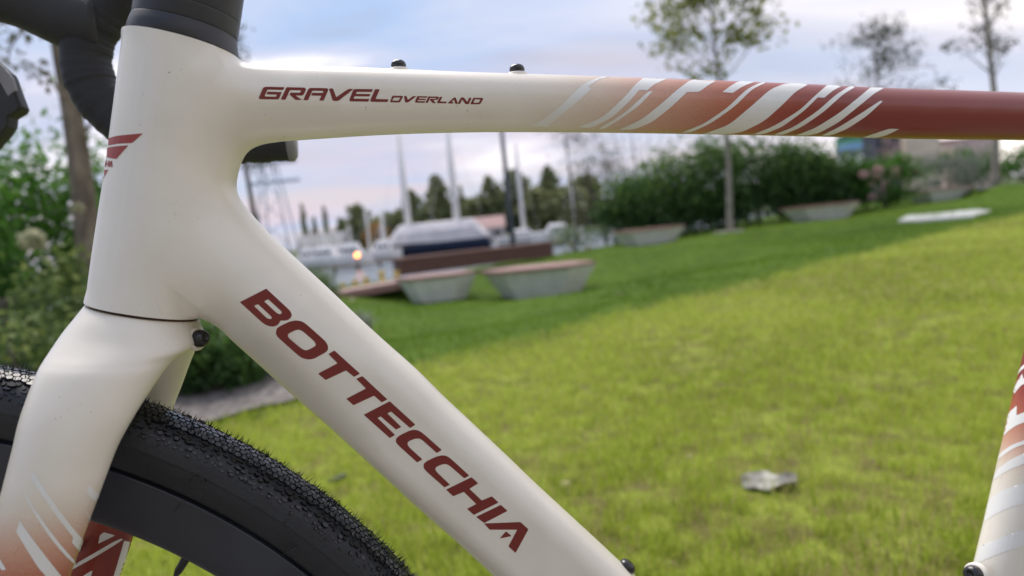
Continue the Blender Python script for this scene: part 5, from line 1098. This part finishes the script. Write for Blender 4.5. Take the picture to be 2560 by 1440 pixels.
# tread blocks and moulding hairs along the tyre
cs = np.array(half[:7]); arcs = np.r_[0, np.cumsum(np.linalg.norm(np.diff(cs, axis=0), axis=1))]
def surf(th, c):
    c = np.asarray(c); a = np.abs(c); w_ = np.interp(a, arcs, cs[:, 0]) * np.sign(c); r_ = np.interp(a, arcs, cs[:, 1]); dw = np.interp(a + 5e-4, arcs, cs[:, 0]) - np.interp(np.maximum(a - 5e-4, 0), arcs, cs[:, 0]); dr = np.interp(a + 5e-4, arcs, cs[:, 1]) - np.interp(np.maximum(a - 5e-4, 0), arcs, cs[:, 1])
    nl = np.hypot(dw, dr) + 1e-12; nw, nr = -dr / nl * np.where(c >= 0, 1, -1), dw / nl
    P = np.stack([r_ * np.cos(th), w_, r_ * np.sin(th)], -1); Nn = np.stack([nr * np.cos(th), nw, nr * np.sin(th)], -1); return P, Nn
def blocks(th, c, ru, rc, h, rot, k=6, top=0.82):
    """flat-topped blocks standing on the tyre surface"""
    n = len(th); a = np.linspace(0, 2 * math.pi, k, endpoint=False)[None] + rot[:, None]; P, Nn = surf(th, c)
    Tu = np.stack([-np.sin(th), np.zeros(n), np.cos(th)], 1); Tc = np.cross(Nn, Tu); VV = []
    for f, hh in ((1.0, np.full(n, -0.0006)), (top, h)):
        VV.append(P[:, None] + Tu[:, None] * (ru[:, None] * f * np.cos(a))[..., None] + Tc[:, None] * (rc[:, None] * f * np.sin(a))[..., None] + Nn[:, None] * hh[:, None, None])
    V = np.concatenate(VV, 1).reshape(-1, 3); b = np.arange(n)[:, None] * 2 * k; Q = []
    for j in range(k): jn = (j + 1) % k; Q.append(b + [j, jn, k + jn, k + j])
    Q = np.concatenate(Q, 1).reshape(-1, 4); caps = [b + [k, k + j, k + j + 1, k + j + 2] for j in (1, 3)]
    return V, Q, np.concatenate(caps, 1).reshape(-1, 4)
nC = 590; TH = []; CC = []
for row, c0 in enumerate(np.arange(-3, 4) * 0.00325):
    t = (np.arange(nC) + 0.5 * (row % 2)) * 2 * math.pi / nC; TH.append(t); CC.append(np.full(nC, c0))
TH = np.concatenate(TH); CC = np.concatenate(CC); n_ = len(TH)
V, Q, cp = blocks(TH, CC, np.full(n_, 0.00202), np.full(n_, 0.00198), rng.uniform(0.0009, 0.0013, n_), np.full(n_, math.pi / 6), top=0.88)
tag(mk_np('tread_blocks', V, np.concatenate([Q, cp]), M_tread, tyre), kind='stuff')
TH = []; CC = []; RO = []; RU = []; RC = []
for sg in (-1, 1):
    for j, (c0, ru, rc) in enumerate(((0.0124, 0.0022, 0.0014), (0.0148, 0.0022, 0.0013), (0.0172, 0.0020, 0.0012), (0.0194, 0.0018, 0.0010), (0.0214, 0.0015, 0.0008))):
        m_ = 470; TH.append((np.arange(m_) + 0.5 * j + rng.uniform(-0.25, 0.25, m_)) * 2 * math.pi / m_); CC.append(sg * (c0 + rng.uniform(-0.0009, 0.0009, m_))); RO.append(rng.uniform(0, 3.0, m_)); RU.append(ru * rng.uniform(0.45, 1.3, m_)); RC.append(rc * rng.uniform(0.4, 1.3, m_))
TH, CC, RO, RU, RC = map(np.concatenate, (TH, CC, RO, RU, RC)); n_ = len(TH)
V, Q, cp = blocks(TH, CC, RU, RC, rng.uniform(0.0005, 0.0024, n_) * rng.uniform(0.5, 1, n_), RO, top=0.75)
tag(mk_np('shoulder_blocks', V, np.concatenate([Q, cp]), M_tread, tyre), kind='stuff')
n_ = 4200; th = rng.uniform(0.0, math.pi, n_); c = np.where(rng.random(n_) < 0.75, rng.uniform(-0.013, 0.013, n_), rng.uniform(-0.023, 0.023, n_)); P, Nn = surf(th, c); Lh = rng.uniform(0.0022, 0.0058, n_)[:, None]; dirn = Nn + rng.normal(0, 0.35, (n_, 3)); dirn /= np.linalg.norm(dirn, axis=1)[:, None]
s1 = np.cross(dirn, [0, 1.0, 0]); s1 /= np.linalg.norm(s1, axis=1)[:, None]; s2 = np.cross(dirn, s1); rh_ = 0.00040; V = np.stack([P + s1 * rh_, P - s1 * rh_ * 0.5 + s2 * rh_ * 0.87, P - s1 * rh_ * 0.5 - s2 * rh_ * 0.87, P + dirn * Lh + rng.normal(0, 0.0004, (n_, 3))], 1).reshape(-1, 3); k = np.arange(n_)[:, None] * 4
tag(mk_np('moulding_hairs', V, np.concatenate([k + [0, 1, 3], k + [1, 2, 3], k + [2, 0, 3]], 1).reshape(-1, 3), M_tread, tyre), kind='stuff')
# a few longer hairs lying on the sidewall
for px, py, px2, py2 in ((461, 1252, 432, 1282), (742, 1369, 700, 1388), (492, 1192, 470, 1203), (515, 1204, 498, 1188), (720, 1300, 706, 1312)):
    a, b = bp3(px, py, -0.0200), bp3(px2, py2, -0.0190); a[1] -= 0.0; tube('moulding_hair', [a - np.array([WC[0], 0, WC[1]]), (a + b) / 2 - np.array([WC[0], 0.0008, WC[1]]), b - np.array([WC[0], 0, WC[1]])], [0.0004, 0.0004, 0.0002], M_tread, wheel, 5)
# hub and spokes
tube('hub', [(0, -0.045, 0), (0, -0.034, 0), (0, -0.030, 0), (0, 0.030, 0), (0, 0.034, 0), (0, 0.045, 0)], [0.010, 0.010, 0.024, 0.024, 0.010, 0.010], M_black, wheel, 20)
t_ = bp(446, 1424) - WC; th0 = math.atan2(t_[1], t_[0])
for i in range(24):
    th = th0 + i * 2 * math.pi / 24; rim_p = np.array([0.289 * math.cos(th), 0, 0.289 * math.sin(th)]); ph = th + (0.5 if (i // 2) % 2 else -0.5); hubp = np.array([0.022 * math.cos(ph), -0.03 if i % 2 else 0.03, 0.022 * math.sin(ph)])
    sp = tube('spoke', [hubp, rim_p], 0.0010, M_black, wheel, 6); dv = (hubp - rim_p) / np.linalg.norm(hubp - rim_p)
    tube('nipple', [rim_p - dv * 0.004, rim_p + dv * 0.010, rim_p + dv * 0.013], [0.0024, 0.0022, 0.0014], M_black, sp, 8)
